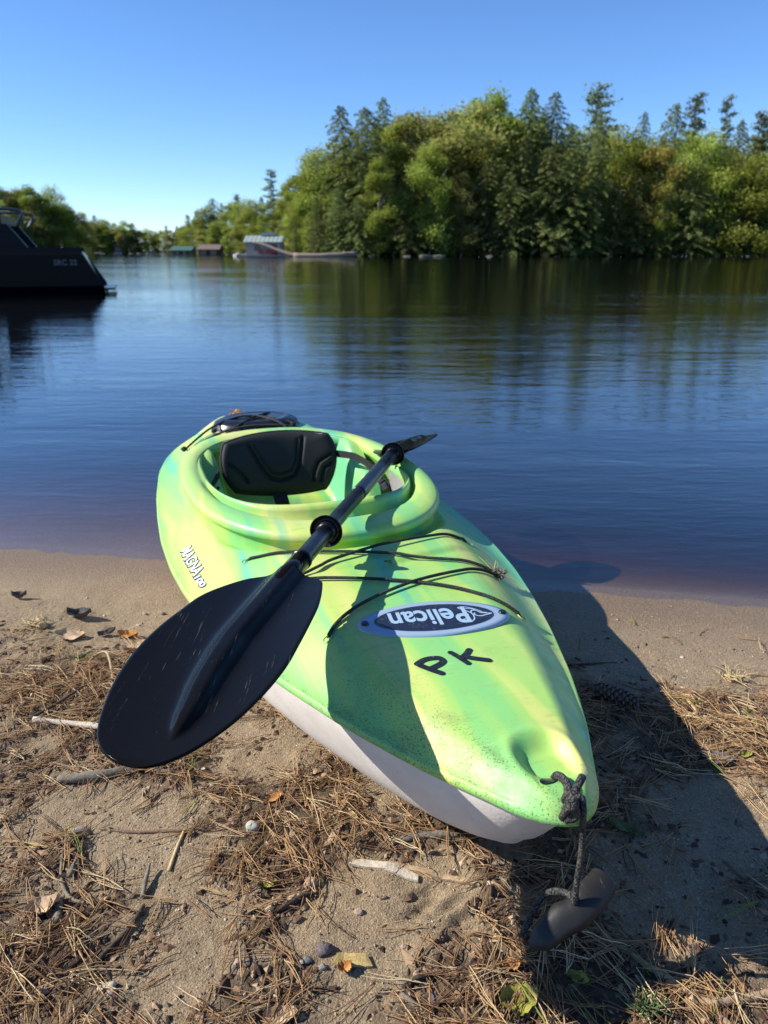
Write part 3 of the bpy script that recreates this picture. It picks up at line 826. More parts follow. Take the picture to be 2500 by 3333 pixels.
def moored(px, py, y, L, rz, label):
    x = (px - 1250) / 2471 * (y * .9457 + .3)
    b = empty('moored_boat', (x, y, -0.05), rz); tag(b, label, 'boat', 'small white boats along the far shore')
    V = []; 
    for i in range(7):
        u = i / 6; hw = 0.16 * L * (1 - u ** 3) + .02; zt = (.7 + .35 * u * u) * L / 5.5
        V += [(-L / 2 + L * u, -hw, zt), (-L / 2 + L * (u * .95), -hw * .7, -.1), (-L / 2 + L * (u * .95), hw * .7, -.1), (-L / 2 + L * u, hw, zt)]
    Fc = [(i * 4 + k, i * 4 + (k + 1) % 4, i * 4 + 4 + (k + 1) % 4, i * 4 + 4 + k) for i in range(6) for k in range(4)] + [(0, 1, 2, 3), (27, 26, 25, 24)]
    mobj('hull', V, Fc, M['white_gelcoat'], b, False)
    MB().box((.1 * L, 0, .2 * L), (.05 * L, .24 * L, .09 * L)).build('windscreen', M['dark_glass'], b)
    MB().box((-.25 * L, 0, .17 * L), (.1 * L, .22 * L, .06 * L)).build('seat', M['white_gelcoat'], b)
moored(578, 828, 255, 3.8, 0.4, 'white runabout moored before the green-roofed boathouse')
moored(618, 828, 245, 2.6, -0.3, 'small white boat between the green-roofed and brown boathouses')
moored(785, 832, 150, 3.2, 0.9, 'white boat nosing out left of the pale grey boathouse')
moored(287, 824, 240, 2.4, 0.2, 'left white boat of the pair close to the left shore tip')
moored(312, 825, 250, 2.4, 0.1, 'right white boat of the pair close to the left shore tip')
moored(385, 826, 280, 2.6, 0.3, 'white boat lying under the rust-red cottage')
moored(488, 826, 285, 2.4, 0.5, 'lone white boat midway along the far shore')

# fallen pale trunk running down to the water, and its twin lying along the shore
t = MB().tube(spline([(-23.418,143.5,2.472), (-21.291,143,1.953), (-18.81,142.5,1.023), (-16.33,142,0.251), (-14.163,142,-0.059)], 5), [0.16 + .3 * k / 20 for k in range(21)], 8, True, 0.12)
tag(t.build('fallen_trunk', M['dead_wood'], None, True), 'long pale dead trunk slanting across the boathouse front to the water', 'log')
t = MB().tube(spline([(-15.949,141,0.153), (-11.355,141,0.102), (-7.621,142,0.251), (-4.965,144,0.45)], 5), 0.42, 8, True, 0.15)
tag(t.build('driftwood_log', M['dead_wood'], None, True), 'thick pale log lying at the water edge right of the boathouse', 'log')
def rock_mesh(n, r, fl=0.6, seed=0):
    V = []; R2 = random.Random(seed)
    ns, nr = 10, 7
    off = [R2.uniform(0, 6) for _ in range(4)]
    for i in range(nr + 1):
        th = pi * i / nr
        for j in range(ns):
            ph = 2 * pi * j / ns
            q = 1 + .16 * sin(3 * ph + off[0]) * sin(th) + .12 * sin(5 * th + off[1]) + .10 * cos(2 * ph + off[2] + th * 2)
            V.append((r * q * sin(th) * cos(ph), r * q * sin(th) * sin(ph) * .8, r * q * cos(th) * fl))
    Fc = [(i * ns + j, i * ns + (j + 1) % ns, (i + 1) * ns + (j + 1) % ns, (i + 1) * ns + j) for i in range(nr) for j in range(ns)]
    return V, Fc
for k, (c, r, lb) in enumerate([((7.408,143,-0.17), 1.4, 'left pale rock at the island shore below the hemlocks'), ((9.878,143,-0.222), 1.1, 'right pale rock at the island shore below the hemlocks'), ((4.116,143,-0.222), .8, 'small pale stone at the island shore left of the two pale rocks'), ((19.198,145,-0.238), .7, 'small flat stone at the island shore in the middle of the wood')]):
    V, Fc = rock_mesh(10, r, .22 + .05 * (k % 2), k * 7 + 3)
    o = mobj('shore_rock', V, Fc, M['shore_stone']); o.location = (c[0], c[1], -0.02); tag(o, lb, 'rock', 'pale rocks at the island shore')

# ---------------------------------------------------------------- dark motor boat at the left
simple('boat_black', (0.0015, 0.002, 0.004), 0.25, 0.1, 2, 0.02, spec=0.15)
simple('boat_navy', (0.002, 0.0035, 0.009), 0.35, 0.1, 2, 0.02, spec=0.15)
simple('rail_metal', (0.07, 0.075, 0.09), 0.35, 0.05, 5, 0, 0.5)
simple('boat_letter', (0.10, 0.105, 0.12), 0.5, 0.05, 5, 0)
def motor_boat():
    b = empty('motor_boat', (-7.05, 20.2, -0.05), math.atan2(-0.30, -0.954))
    tag(b, 'dark cabin motor boat cut by the left edge of the picture', 'boat')
    # local x runs forward (to the left of the picture); the side facing the camera is local +y
    BW = 1.25
    V = []
    st = [(-.0, 0.48, 0), (0.6, 0, 0), (2.0, 0, 0), (4, 0, .05), (5.6, 0, .15), (7, 0, .35), (8, 0, .6)]
    for i, (u, off, rise) in enumerate(st):
        hw = BW * (1 - max(0, (u - 3.5) / 4.6) ** 2)
        xt = u + off
        zt = 1.0 + rise * .5
        V += [(xt, hw, zt), (xt, hw, zt - .12), (u + off * .1, hw * .97, .18), (u, hw * .8, -.25), (u, -hw * .8, -.25), (u + off * .1, -hw * .97, .18), (xt, -hw, zt - .12), (xt, -hw, zt)]
    n = 8
    Fc = [(i * n + k, i * n + (k + 1) % n, i * n + n + (k + 1) % n, i * n + n + k) for i in range(len(st) - 1) for k in range(n)]
    Fc += [tuple(range(n))[::-1], tuple((len(st) - 1) * n + k for k in range(n))]
    mobj('hull', V, Fc, M['boat_black'], b, False)
    g = MB()
    g.box((3.9, BW + .012, 1.0), (7.0, .03, .10)).build('rub_rail', M['boat_navy'], b)
    MB().box((-.03, 0, .10), (.34, 2.1, .05)).build('swim_platform', M['boat_black'], b)
    for s in (1, -1):
        y = s * 1.08
        p = MB(); a = [(2.30, y, .95), (1.55, y, .95), (2.00, y, 1.56), (2.42, y, 1.56)]
        q = [(v[0], v[1] - s * .12, v[2]) for v in a]
        p.add(a + q, [(0, 1, 2, 3), (7, 6, 5, 4), (0, 4, 5, 1), (1, 5, 6, 2), (2, 6, 7, 3), (3, 7, 4, 0)])
        p.build('pillar', M['boat_navy'], b)
        MB().box((4.8, y, 1.0), (4.6, .1, .16)).build('cabin_side', M['boat_navy'], b)
        MB().box((4.0, y, 1.3), (.1, .1, .5)).build('window_post', M['boat_navy'], b)
        MB().tube(spline([(3.2, s * 1.1, 1.86), (2.2, s * 1.1, 1.88), (1.78, s * 1.1, 1.86), (1.66, s * 1.1, 1.76), (1.80, s * 1.1, 1.52)], 6), .035, 8).build('grab_rail', M['rail_metal'], b, True)
    MB().box((4.1, 0, 1.66), (4.0, 2.4, .20)).build('roof', M['boat_navy'], b)
    MB().box((4.2, 0, 1.79), (3.8, 2.1, .06)).build('roof_top', M['rail_metal'], b)
    V, Fc = rock_mesh(10, .34, .45, 3)
    o = mobj('radar_dome', [(v[0] + 2.75, v[1] + .6, v[2] + 2.34) for v in V], Fc, M['boat_black'], b)
    MB().tube([(2.75, .6, 1.80), (2.75, .6, 2.3)], .04, 8).build('dome_mast', M['boat_black'], b)
    c = bpy.data.curves.new('lettering', 'FONT'); c.body = 'SRC 22'; c.size = 0.17; c.offset = 0.004; c.extrude = 0.004
    to = bpy.data.objects.new('lettering', c); COL.objects.link(to)
    dg = bpy.context.evaluated_depsgraph_get()
    me = bpy.data.meshes.new_from_object(to.evaluated_get(dg))
    bpy.data.objects.remove(to)
    lo = bpy.data.objects.new('lettering', me); COL.objects.link(lo); me.materials.clear(); me.materials.append(M['boat_letter'])
    lo.parent = b
    lo.matrix_local = Matrix.Translation((1.10, BW + .006, .66)) @ Matrix.Rotation(pi, 4, 'Z') @ Matrix.Rotation(pi / 2, 4, 'X')
motor_boat()

# ---------------------------------------------------------------- kayak
KP = Vector((0.235, 0.785, 0)); KR = math.atan2(0.3324, 0.9431)
def k2w(t, s, z=0.0):
    c, q = cos(KR), sin(KR)
    return Vector((KP.x + c * t - q * s, KP.y + q * t + c * s, z))
LK = 2.57
_ws = np.array([-.018, -.015, -.008, 0, .015, .03, .06, .10, .17, .31, .49, .65, .80, .95, 1.10, 1.30, 1.5, 1.7, 1.95, 2.1, 2.22, 2.35, 2.45, 2.52, 2.56, 2.57])
_wv = np.array([0, .014, .027, .037, .051, .062, .078, .100, .139, .203, .272, .322, .362, .390, .406, .414, .410, .400, .376, .342, .296, .218, .140, .075, .028, 0])
def W_(s): return np.interp(s, _ws, _wv)
_zs = np.array([-.02, .1, .3, .5, .9, 1.4, 1.9, 2.2, 2.57]); _zv = np.array([.256, .244, .228, .215, .203, .200, .203, .215, .245])
def ZG(s): return np.interp(s, _zs, _zv)
def smooth_fn(f, xs):   # pre-smooth the tables
    g = f(xs); k = np.hanning(9); k /= k.sum()
    gp = np.concatenate([np.full(4, g[0]), g, np.full(4, g[-1])])
    return np.convolve(gp, k, 'valid')
_sx = np.linspace(-.018, LK, 700)
_ZGs = smooth_fn(ZG, _sx)
_k2 = np.hanning(41); _k2 /= _k2.sum()
_ZGs = np.convolve(np.concatenate([np.full(20, _ZGs[0]), _ZGs, np.full(20, _ZGs[-1])]), _k2, 'valid')
_Wraw = W_(_sx); _Ws = np.convolve(np.concatenate([_Wraw[:1].repeat(20), _Wraw, _Wraw[-1:].repeat(20)]), _k2, 'valid')
_bl = sstep(.05, .25, _sx) * (1 - sstep(LK - .3, LK - .12, _sx))
_Ws = _Ws * _bl + _Wraw * (1 - _bl)
def zg(s): return np.interp(s, _sx, _ZGs)
def hw(s): return np.interp(s, _sx, _Ws)
_rs = np.array([-.018, -.012, 0, .02, .05, .1, .2, .35, .5, .8, 1.1, 1.5, 1.9, 2.2, 2.4, 2.5, 2.57]); _rv = np.array([.0, .010, .019, .026, .030, .034, .046, .062, .073, .085, .088, .088, .086, .082, .06, .035, .0])
def egg(t, s, sf, sr, hwid, n=2.35):
    """superellipse value, 1 on the curve"""
    c = (sf + sr) / 2; a = (sr - sf) / 2
    return (np.abs(t / hwid) ** n + np.abs((s - c) / a) ** n) ** (1 / n)
EO = (.885, 1.985, .328); EM = (.985, 1.90, .290); EI = (1.085, 1.86, .268)
CS = (EO[0] + EO[1]) / 2
def egg_pt(phi, e, n=2.35):
    c = (e[0] + e[1]) / 2; a = (e[1] - e[0]) / 2
    ct, st_ = np.cos(phi), np.sin(phi)
    r = (np.abs(st_ / e[2]) ** n + np.abs(ct / a) ** n) ** (-1 / n)
    return r * st_, c - r * ct            # (t, s); phi = 0 points to the bow
def deckz(t, s):
    t = np.asarray(t, float); s = np.asarray(s, float)
    w = np.maximum(hw(s), 1e-4)
    q = np.clip(np.abs(t) / w, 0, 1)
    R = np.interp(s, _rs, _rv)
    pl = sstep(-.02, .5, s)
    # broad crown with a soft shoulder, steeper at the sides
    prof = 1 - (0.72 * sstep(0.56, 1.0, q) + 0.28 * q ** 2.2)
    ridge = 1 - sstep(0.50, 0.62, q)
    z = zg(s) + R * (prof * 0.97 + 0.03)
    z = z + R * 0.05 * ridge * sstep(.3, .5, s)
    # moulded panel lines on the fore deck
    z = z - 0.004 * np.exp(-((s - .72 - .25 * np.abs(t)) / .012) ** 2) * (1 - sstep(.18, .26, np.abs(t)))
    z = z + 0.006 * sstep(.70, .74, s - .25 * np.abs(t)) * (1 - sstep(.20, .27, np.abs(t))) * (1 - sstep(.84, .90, s))
    # finger scoop behind the bow handle, open towards the tip
    u = (s - .070) / .055; v = (t - .012) / .043
    d = np.sqrt(np.abs(u) ** 2.4 + np.abs(v) ** 2.4) ** (1 / 1.2)
    sc = 1 - sstep(0.55, 1.12, d)
    z = z - 0.018 * sc * sstep(-.2, .9, u + .9) 
    lip = np.exp(-((d - 1.2) / .16) ** 2)
    z = z + 0.0022 * lip * (s > .03)
    # trench round the cockpit
    e = egg(t, s, *EO)
    base = 0.258
    k = sstep(1.02, 1.10, e)
    z = np.where(s > .7, np.minimum(z, base * (1 - k) + z * k + 0.0), z)
    return z

kayak = empty('kayak', KP, KR)
tag(kayak, 'green and yellow marbled sit-in kayak with white hull, drawn up on the sand', 'kayak')

def outline(n_dense):
    s = np.concatenate([-.018 + .318 * (1 - np.cos(np.linspace(0, pi / 2, 90)))[:-1], np.linspace(.30, 2.35, 150)[:-1], 2.35 + (LK - 2.35) * np.sin(np.linspace(0, pi / 2, 40))])
    w = hw(s)
    R_ = np.stack([w, s], 1); L_ = np.stack([-w[::-1], s[::-1]], 1)
    return np.concatenate([R_, L_[1:-1]])
OUT = outline(0)
nO = len(OUT)
phi = np.arctan2(OUT[:, 0], CS - OUT[:, 1])
it, is_ = egg_pt(phi, (EO[0] + .02, EO[1] - .02, EO[2] - .02))
NR = 130
rr = np.linspace(0, 1, NR)
rr = rr + 0.0
T_ = it[:, None] * (1 - rr) + OUT[:, 0][:, None] * rr
S_ = is_[:, None] * (1 - rr) + OUT[:, 1][:, None] * rr
Zd = deckz(T_, S_)
# edge rolled down over the hull seam
for dz, sc in ((-.004, 1.006), (-.010, 1.008), (-.012, 1.000)):
    c = OUT.copy()
    T_ = np.concatenate([T_, (c[:, 0] * sc)[:, None]], 1)
    S_ = np.concatenate([S_, (c[:, 1] + (sc - 1) * (c[:, 1] - CS) * .3)[:, None]], 1)
    Zd = np.concatenate([Zd, (zg(c[:, 1]) + dz)[:, None]], 1)
V = np.stack([T_, S_, Zd], -1).reshape(-1, 3)
dirt = sstep(.95, .15, V[:, 1]) if False else (1 - sstep(.15, .75, V[:, 1])) * sstep(.0, -.10, V[:, 0]) if False else None
tq = V[:, 0] / np.maximum(hw(V[:, 1]), .01)
dirt = (1 - sstep(.20, .80, V[:, 1])) * (0.25 + 0.75 * (1 - sstep(-.75, -.15, tq))) + 0.5 * (1 - sstep(.04, .14, V[:, 1]))
dirt = np.clip(dirt + .45 * (1 - sstep(.02, .12, egg(V[:, 0], V[:, 1], *EO) - 1)) + .35 * sstep(.90, .99, np.abs(tq)), 0, 1)
deck = mobj('deck', V, gridfaces(nO, T_.shape[1], True), M['kayak'], kayak, True, {'dirt': dirt})

# hull
_ks = np.array([-.018, 0, .02, .035, .075, .15, .24, .35, .5, .9, 1.5, 2.0, 2.3, 2.45, 2.52, 2.57]); _kv = np.array([.244, .232, .220, .196, .143, .073, .030, .006, -.004, -.022, -.035, -.030, .01, .06, .12, .22])
hs = np.concatenate([np.linspace(-.0175, .12, 50)[:-1], np.linspace(.12, .6, 40)[:-1], np.linspace(.6, 2.3, 60)[:-1], np.linspace(2.3, LK - .001, 24)])
kz = np.interp(hs, _ks, _kv)
kz = np.convolve(np.concatenate([kz[:1].repeat(3), kz, kz[-1:].repeat(3)]), np.hanning(9)[1:-1] / np.hanning(9).sum(), 'valid')
nv = 41
a = np.linspace(0, pi, nv)
Vh = []
for s, k in zip(hs, kz):
    w = max(hw(s) - .004, .0005); zt = float(zg(s)) - .008
    k = min(k, zt - .002)
    n = 1.55 + 1.3 * float(sstep(.1, .9, s))
    ct = np.cos(a); sn = np.sin(a)
    x = np.sign(ct) * np.abs(ct) ** (2 / n) * w
    z = zt - (zt - k) * np.abs(sn) ** (2 / (n + .15))
    # slightly hollow flare and a chine along the bow flank
    Vh.append(np.stack([x * (1 - .05 * np.sin(np.clip((zt - z) / max(zt - k, .01), 0, 1) * pi)), np.full(nv, s), z], 1))
Vh = np.array(Vh)
mobj('hull', Vh.reshape(-1, 3), gridfaces(len(hs), nv)[:, ::-1], M['hull'], kayak)

# cockpit rim and liner
NP = 240
ph = np.linspace(0, 2 * pi, NP, endpoint=False)
def ring(k, z, grow=0.0, zs=None):
    """k 0 outer, 1 mid, 2 inner; fractional values blend"""
    E = [EO, EM, EI]
    i = min(int(k), 1); f = k - i
    e = [E[i][j] * (1 - f) + E[i + 1][j] * f for j in range(3)]
    e = (e[0] - grow, e[1] + grow, e[2] + grow)
    t, s = egg_pt(ph, e, 2.35 + .9 * max(0, k - 1))
    front = .5 + .5 * np.cos(ph)
    if zs is not None:
        f8 = sstep(.55, .95, front); z = z * f8 + zs * (1 - f8)
    zz = z - 0.015 * sstep(.28, .31, z) + 0.006 * front + 0.006 * (1 - front) ** 2
    return np.stack([t, s, zz], 1)
prof = [(0, .250, .000), (0, .272, .000), (0, .288, .001), (0, .298, .004), (0, .305, .010), (0, .311, .0125), (0, .319, .0125), (0, .326, .009), (0, .3305, .002), (.25, .334, 0), (.6, .335, 0), (.82, .332, 0, .333), (.95, .324, 0, .331),
        (1.02, .305, 0, .330), (1.15, .300, 0, .329), (1.46, .300, 0, .329), (1.54, .306, 0, .329), (1.60, .330, 0, .329), (1.66, .3385, 0, .328), (1.76, .342, 0, .327), (1.92, .340, 0, .325), (2, .330, 0, .318), (2, .300, 0), (2, .285, .004), (2, .27, .02)]
Vr = np.stack([ring(*p_) for p_ in prof], 1)
rim = mobj('cockpit_rim', Vr.reshape(-1, 3), gridfaces(NP, len(prof), True)[:, ::-1], M['kayak'], kayak, True, {'dirt': np.zeros(NP * len(prof))})
lp = [(2, .272, .018), (2, .22, .055), (2, .15, .07), (2, .09, .05), (2, .05, 0), (2, .03, -.06), (2, .022, -.14), (2, .02, -.24)]
Vl = np.stack([ring(k, z, g) for k, z, g in lp], 1)
Vl[:, :, 0] = np.clip(Vl[:, :, 0], -.335, .335)
mobj('cockpit_liner', Vl.reshape(-1, 3), gridfaces(NP, len(lp), True)[:, ::-1], M['kayak'], kayak, True, {'dirt': np.zeros(NP * len(lp))})

# seat pan: moulded hip wings and pan
def seat_pan():
    nu, nv_ = 49, 41
    V = []
    for i in range(nu):
        t = -.262 + .524 * i / (nu - 1)
        for j in range(nv_):
            s = 1.22 + .56 * j / (nv_ - 1)
            q = abs(t) / .262
            wing = float(sstep(.62, .86, q)) * (0.17 * float(sstep(1.38, 1.54, s)) + .02)
            back = .08 * float(sstep(1.58, 1.72, s))
            z = .07 + wing + back * (1 - .3 * q) - .015 * math.exp(-((s - 1.45) / .15) ** 2) * (1 - q * q) - .03 * (1 - float(sstep(1.22, 1.27, s)))
            z += -.10 * float(sstep(.95, 1.0, q)) * 0
            V.append((t, s, z))
    return V, gridfaces(nu, nv_)
V, Fc = seat_pan()
mobj('seat_pan', V, Fc, M['kayak'], kayak, True, {'dirt': np.zeros(len(V))})

# backrest: padded panel with pressed grooves
def backrest():
    nu, nv_ = 121, 73
    V = []
    C0 = Vector((-.025, 1.665, .266))
    U = Vector((1, .06, 0)).normalized(); Wv = Vector((0, .36, .94)).normalized(); N = U.cross(Wv)
    if N.y > 0: N = -N
    def gl(x, y, pts, r=.0052, dep=.006):
        d = 9
        for (a_, b_), (c_, d_) in zip(pts[:-1], pts[1:]):
            vx, vy = c_ - a_, d_ - b_; L2 = vx * vx + vy * vy
            tt = max(0, min(1, ((x - a_) * vx + (y - b_) * vy) / L2))
            d = min(d, math.hypot(x - a_ - vx * tt, y - b_ - vy * tt))
        return -dep * math.exp(-(d / r) ** 2)
    cu = [(-.095, .075), (-.06, .00), (-.035, -.035), (.0, -.045), (.045, -.035), (.065, 0), (.085, .082)]
    ru = [(.165, .02), (.125, .0), (.108, -.03), (.102, -.055)]
    rv = [(.170, -.005), (.14, -.022), (.125, -.06)]
    lu = [(-.165, .02), (-.13, -.01), (-.11, -.04)]
    for side in (1, 0):
        for i in range(nu):
            for j in range(nv_):
                a_ = -1 + 2 * i / (nu - 1); b_ = -1 + 2 * j / (nv_ - 1)
                # square -> rounded panel
                x = a_ * math.sqrt(1 - b_ * b_ * .26); y = b_ * math.sqrt(1 - a_ * a_ * .34)
                y0 = y
                x *= (.182 + .016 * y0) * 1.0; y *= .100
                y += .012 * (1 - (x / .19) ** 2)
                if y0 < 0: y += .015 * (x / .19) * y0
                ed = max(abs(a_), abs(b_))
                th = .024 * (1 - ed ** 6) ** .5
                if side:
                    h = th + .008 * (1 - (a_ * a_ + b_ * b_) / 2) + (gl(x, y, cu, .005, .011) + gl(x, y, [(a_q * .8, b_q * .8 + .012) for a_q, b_q in cu], .004, .007) + gl(x, y, ru, .005, .010) + gl(x, y, rv, .005, .010) + gl(x, y, lu, .005, .009)) * (1 if ed < .93 else 0)
                    bow_ = .05 * (x / .19) ** 2
                else:
                    h = -th * .6; bow_ = .05 * (x / .19) ** 2
                V.append(C0 + U * x + Wv * y + N * (h + bow_))
    F1 = gridfaces(nu, nv_); F2 = gridfaces(nu, nv_)[:, ::-1] + nu * nv_
    o = mobj('backrest', V, np.concatenate([F1, F2]), M['seat_black'], kayak)
    # binding round the edge and the care label
    P = []
    for k in range(80):
        an = 2 * pi * k / 80
        a_, b_ = cos(an), sin(an); m_ = max(abs(a_), abs(b_)); a_, b_ = a_ / m_, b_ / m_
        x = a_ * math.sqrt(1 - b_ * b_ * .26); y = b_ * math.sqrt(1 - a_ * a_ * .34); y0 = y
        x *= (.182 + .016 * y0); y *= .100; y += .012 * (1 - (x / .19) ** 2)
        if y0 < 0: y += .015 * (x / .19) * y0
        P.append(C0 + U * x + Wv * y + N * (.05 * (x / .19) ** 2))
    P.append(P[0])
    MB().tube(P, .0055, 8, False).build('binding', M['webbing'], o, True)
    lb = MB()
    Q = [C0 + U * (x) + Wv * (y) + N * (.05 * (x / .19) ** 2 + .011 + h) for h in (0, .003) for x, y in ((.100, .083), (.146, .074), (.149, .088), (.103, .097))]
    lb.add(Q, [(3, 2, 1, 0), (4, 5, 6, 7), (0, 1, 5, 4), (1, 2, 6, 5), (2, 3, 7, 6), (3, 0, 4, 7)])
    lb.build('care_label', M['white_label'], o)
    return C0, U, Wv, N
BC, BU, BW_, BN = backrest()

def strap(P, w=.02, th=.0016, name='strap', mat='webbing', side=Vector((0, 0, 1))):
    P = spline(P, 8); V = []
    for i, p in enumerate(P):
        t = (P[min(i + 1, len(P) - 1)] - P[max(i - 1, 0)]).normalized()
        a_ = (side - t * side.dot(t)).normalized(); b_ = t.cross(a_)
        V += [p + a_ * w / 2 + b_ * th, p - a_ * w / 2 + b_ * th, p - a_ * w / 2 - b_ * th, p + a_ * w / 2 - b_ * th]
    Fc = [(i * 4 + k, i * 4 + (k + 1) % 4, i * 4 + 4 + (k + 1) % 4, i * 4 + 4 + k) for i in range(len(P) - 1) for k in range(4)]
    Fc += [(0, 1, 2, 3), tuple(len(V) - 1 - k for k in range(4))]
    return mobj(name, V, Fc, M[mat], kayak, False)
strap([(.165, 1.64, .300), (.205, 1.56, .305), (.235, 1.48, .285), (.255, 1.43, .235)], .022)
strap([(-.215, 1.62, .275), (-.245, 1.54, .262), (-.262, 1.48, .250)], .024)
strap([(-.262, 1.48, .255), (-.262, 1.44, .19), (-.22, 1.40, .11)], .03, side=Vector((0, 1, .2)))
strap([(-.03, 1.62, .19), (-.03, 1.50, .125), (-.03, 1.36, .085)], .045, side=Vector((1, 0, 0)))
for c_, rz_, rx_ in (((.258, 1.405, .24), .3, .5), ((-.262, 1.475, .258), 1.2, .4)):
    bk = MB()
    bk.box((0, 0, 0), (.040, .026, .014)); bk.box((0, .020, 0), (.046, .007, .018)); bk.box((0, -.020, 0), (.046, .007, .018)); bk.box((0, 0, .009), (.024, .018, .006))
    o = bk.build('buckle', M['shaft_black'], kayak); o.location = c_; o.rotation_euler = (rx_, .8 if c_[0] > 0 else -.8, rz_)
# grey thigh pad on the right inner wall, and its black cleat
def thigh_pad():
    nu, nv_ = 20, 10; V = []
    for i in range(nu):
        u = i / (nu - 1); s = 1.17 + .27 * u
        top = .302 - .012 * u; bot = .300 - .135 * math.sin(pi * min(1, (1 - u) * .62 + .30)) ** .7 * min(1, (1 - u) * 6 + .3) * min(1, u * 7 + .15)
        for j in range(nv_):
            v = j / (nv_ - 1)
            V.append((.268 - .018 * math.sin(pi * u) * math.sin(pi * v) + .012 * v - .03 * (1 - u) ** 3, s, top * (1 - v) + bot * v))
    mobj('thigh_pad', V, gridfaces(nu, nv_), M['pad_grey'], kayak)
thigh_pad()
MB().tube(spline([(.232, 1.145, .292), (.226, 1.125, .283), (.216, 1.120, .275), (.205, 1.127, .268)], 5), .006, 8).build('paddle_cleat', M['shaft_black'], kayak, True)

# conforming flat shapes on the deck
def dz_(t, s): return float(deckz(np.array(t), np.array(s)))
def conform(name, pts2, faces, mat, parent, off, thick=0.0):
    V = [(t, s, dz_(t, s) + off) for t, s in pts2]
    n = len(V)
    Fc = [tuple(f) for f in faces]
    return V, Fc
# emblem plate
PA = Vector((-.125, .492)); PB = Vector((.154, .452))
PC = (PA + PB) / 2; PX = (PB - PA); PL = PX.length / 2; PX.normalize(); PY = Vector((-PX.y, PX.x)); PWD = .063
pz0 = max(dz_(PC.x, PC.y), 0)
def plate_pt(u, v, h=0.0):
    p = PC + PX * (u * PL) + PY * (v * PWD)
    q = min(1.0, abs(u))
    zt = dz_(*(PC + PX * u * PL)) * .5 + .5 * pz0
    ts = (dz_(*(PC + PY * .05)) - dz_(*(PC - PY * .05))) / .1
    zt += ts * v * PWD
    return (p.x, p.y, zt + .0035 + h)
def oval(k, ru, rv, n=1.75):
    an = 2 * pi * k / 96; c, s = cos(an), sin(an)
    return math.copysign(abs(c) ** (2 / n) , c) * ru, math.copysign(abs(s) ** (2 / n), s) * rv
def oval_mesh(name, ru, rv, h0, h1, mat, par, n=2.0):
    rings = 10; V = []; 
    for r in range(rings + 1):
        f = r / rings
        for k in range(96):
            u, v = oval(k, ru * f, rv * f, n); V.append(plate_pt(u, v, h1 - (.0008 if r == rings else 0)))
    for k in range(96):
        u, v = oval(k, ru * 1.004, rv * 1.01, n); V.append(plate_pt(u, v, h0))
    F_ = [(r * 96 + k, r * 96 + (k + 1) % 96, r * 96 + 96 + (k + 1) % 96, r * 96 + 96 + k) for r in range(rings + 1) for k in range(96)]
    return mobj(name, V, F_, M[mat], par)
emb = oval_mesh('emblem_plate', 1.0, 1.0, -.006, 0, 'plate_blue_grey', kayak, 1.85)
oval_mesh('emblem_field', .80, .78, .0001, .0007, 'plate_navy', emb, 1.95)
def text_mesh(body, size, offset, squeeze=1.0, res=6):
    c = bpy.data.curves.new('text', 'FONT'); c.body = body; c.size = size; c.offset = offset; c.resolution_u = res
    to = bpy.data.objects.new('text', c); COL.objects.link(to)
    bpy.context.view_layer.update()
    dg = bpy.context.evaluated_depsgraph_get()
    me = bpy.data.meshes.new_from_object(to.evaluated_get(dg))
    bpy.data.objects.remove(to)
    V = np.array([(v.co.x * squeeze, v.co.y) for v in me.vertices]); F_ = [tuple(p.vertices) for p in me.polygons]
    bpy.data.meshes.remove(me)
    return V, F_
tv, tf = text_mesh('Pelican', 1.0, 0.022)
mn, mx_ = tv.min(0), tv.max(0)
tn = (tv - mn) / (mx_ - mn)
# the word reads from the cockpit: its left end lies to the right of the plate
Vt = [plate_pt(.44 - 1.03 * x, .46 - .95 * y, .0012) for x, y in tn]
mobj('emblem_lettering', Vt, [f[::1] for f in tf], M['letter_blue'], emb, False)
def ribbon(P, w, fn, name, mat, par, h=.0012):
    P = [Vector(p) for p in P]
    P = [Vector((q.x, q.y)) for q in spline([(p.x, p.y, 0) for p in P], 6)]
    V = []
    for i, p in enumerate(P):
        t = (P[min(i + 1, len(P) - 1)] - P[max(i - 1, 0)]); t = Vector((t.x * PL, t.y * PWD)).normalized()
        nn = Vector((-t.y / PL, t.x / PWD)) * w / 2
        V += [fn(*(p + nn), h), fn(*(p - nn), h)]
    return V, [(2 * i, 2 * i + 1, 2 * i + 3, 2 * i + 2) for i in range(len(P) - 1)]
bird = MB()
for P, w in (([(.30, -.34), (.38, -.46), (.48, -.34), (.50, -.02), (.44, .22), (.36, .40), (.42, .46), (.52, .36), (.60, .20), (.64, .10)], .0026),
             ([(.49, .05), (.52, .20), (.58, .16), (.63, .02), (.76, -.04)], .0030), ([(.76, -.04), (.66, -.12), (.58, -.16), (.52, -.06), (.54, .04)], .0030), ([(.30, -.34), (.40, -.22), (.44, -.02), (.38, .14)], .0022), ([(.44, .34), (.54, .28), (.60, .10), (.70, .02)], .0022)):
    bird.add(*ribbon(P, w, plate_pt, '', '', None))
bird.build('emblem_bird', M['letter_blue'], emb)
for u in (-.91, .91):
    rv_ = MB(); c_ = Vector(plate_pt(u, 0, .0)); Vv = []
    for r_, h_ in ((.0075, 0), (.0073, .0025), (.0055, .004), (.003, .0032)):
        Vv += [c_ + Vector((r_ * cos(2 * pi * k / 16), r_ * sin(2 * pi * k / 16), h_)) for k in range(16)]
    rv_.add(Vv, [(r * 16 + k, r * 16 + (k + 1) % 16, r * 16 + 16 + (k + 1) % 16, r * 16 + 16 + k) for r in range(3) for k in range(16)] + [tuple(48 + k for k in range(16))])
    rv_.build('rivet', M['hatch_black'], emb, True)

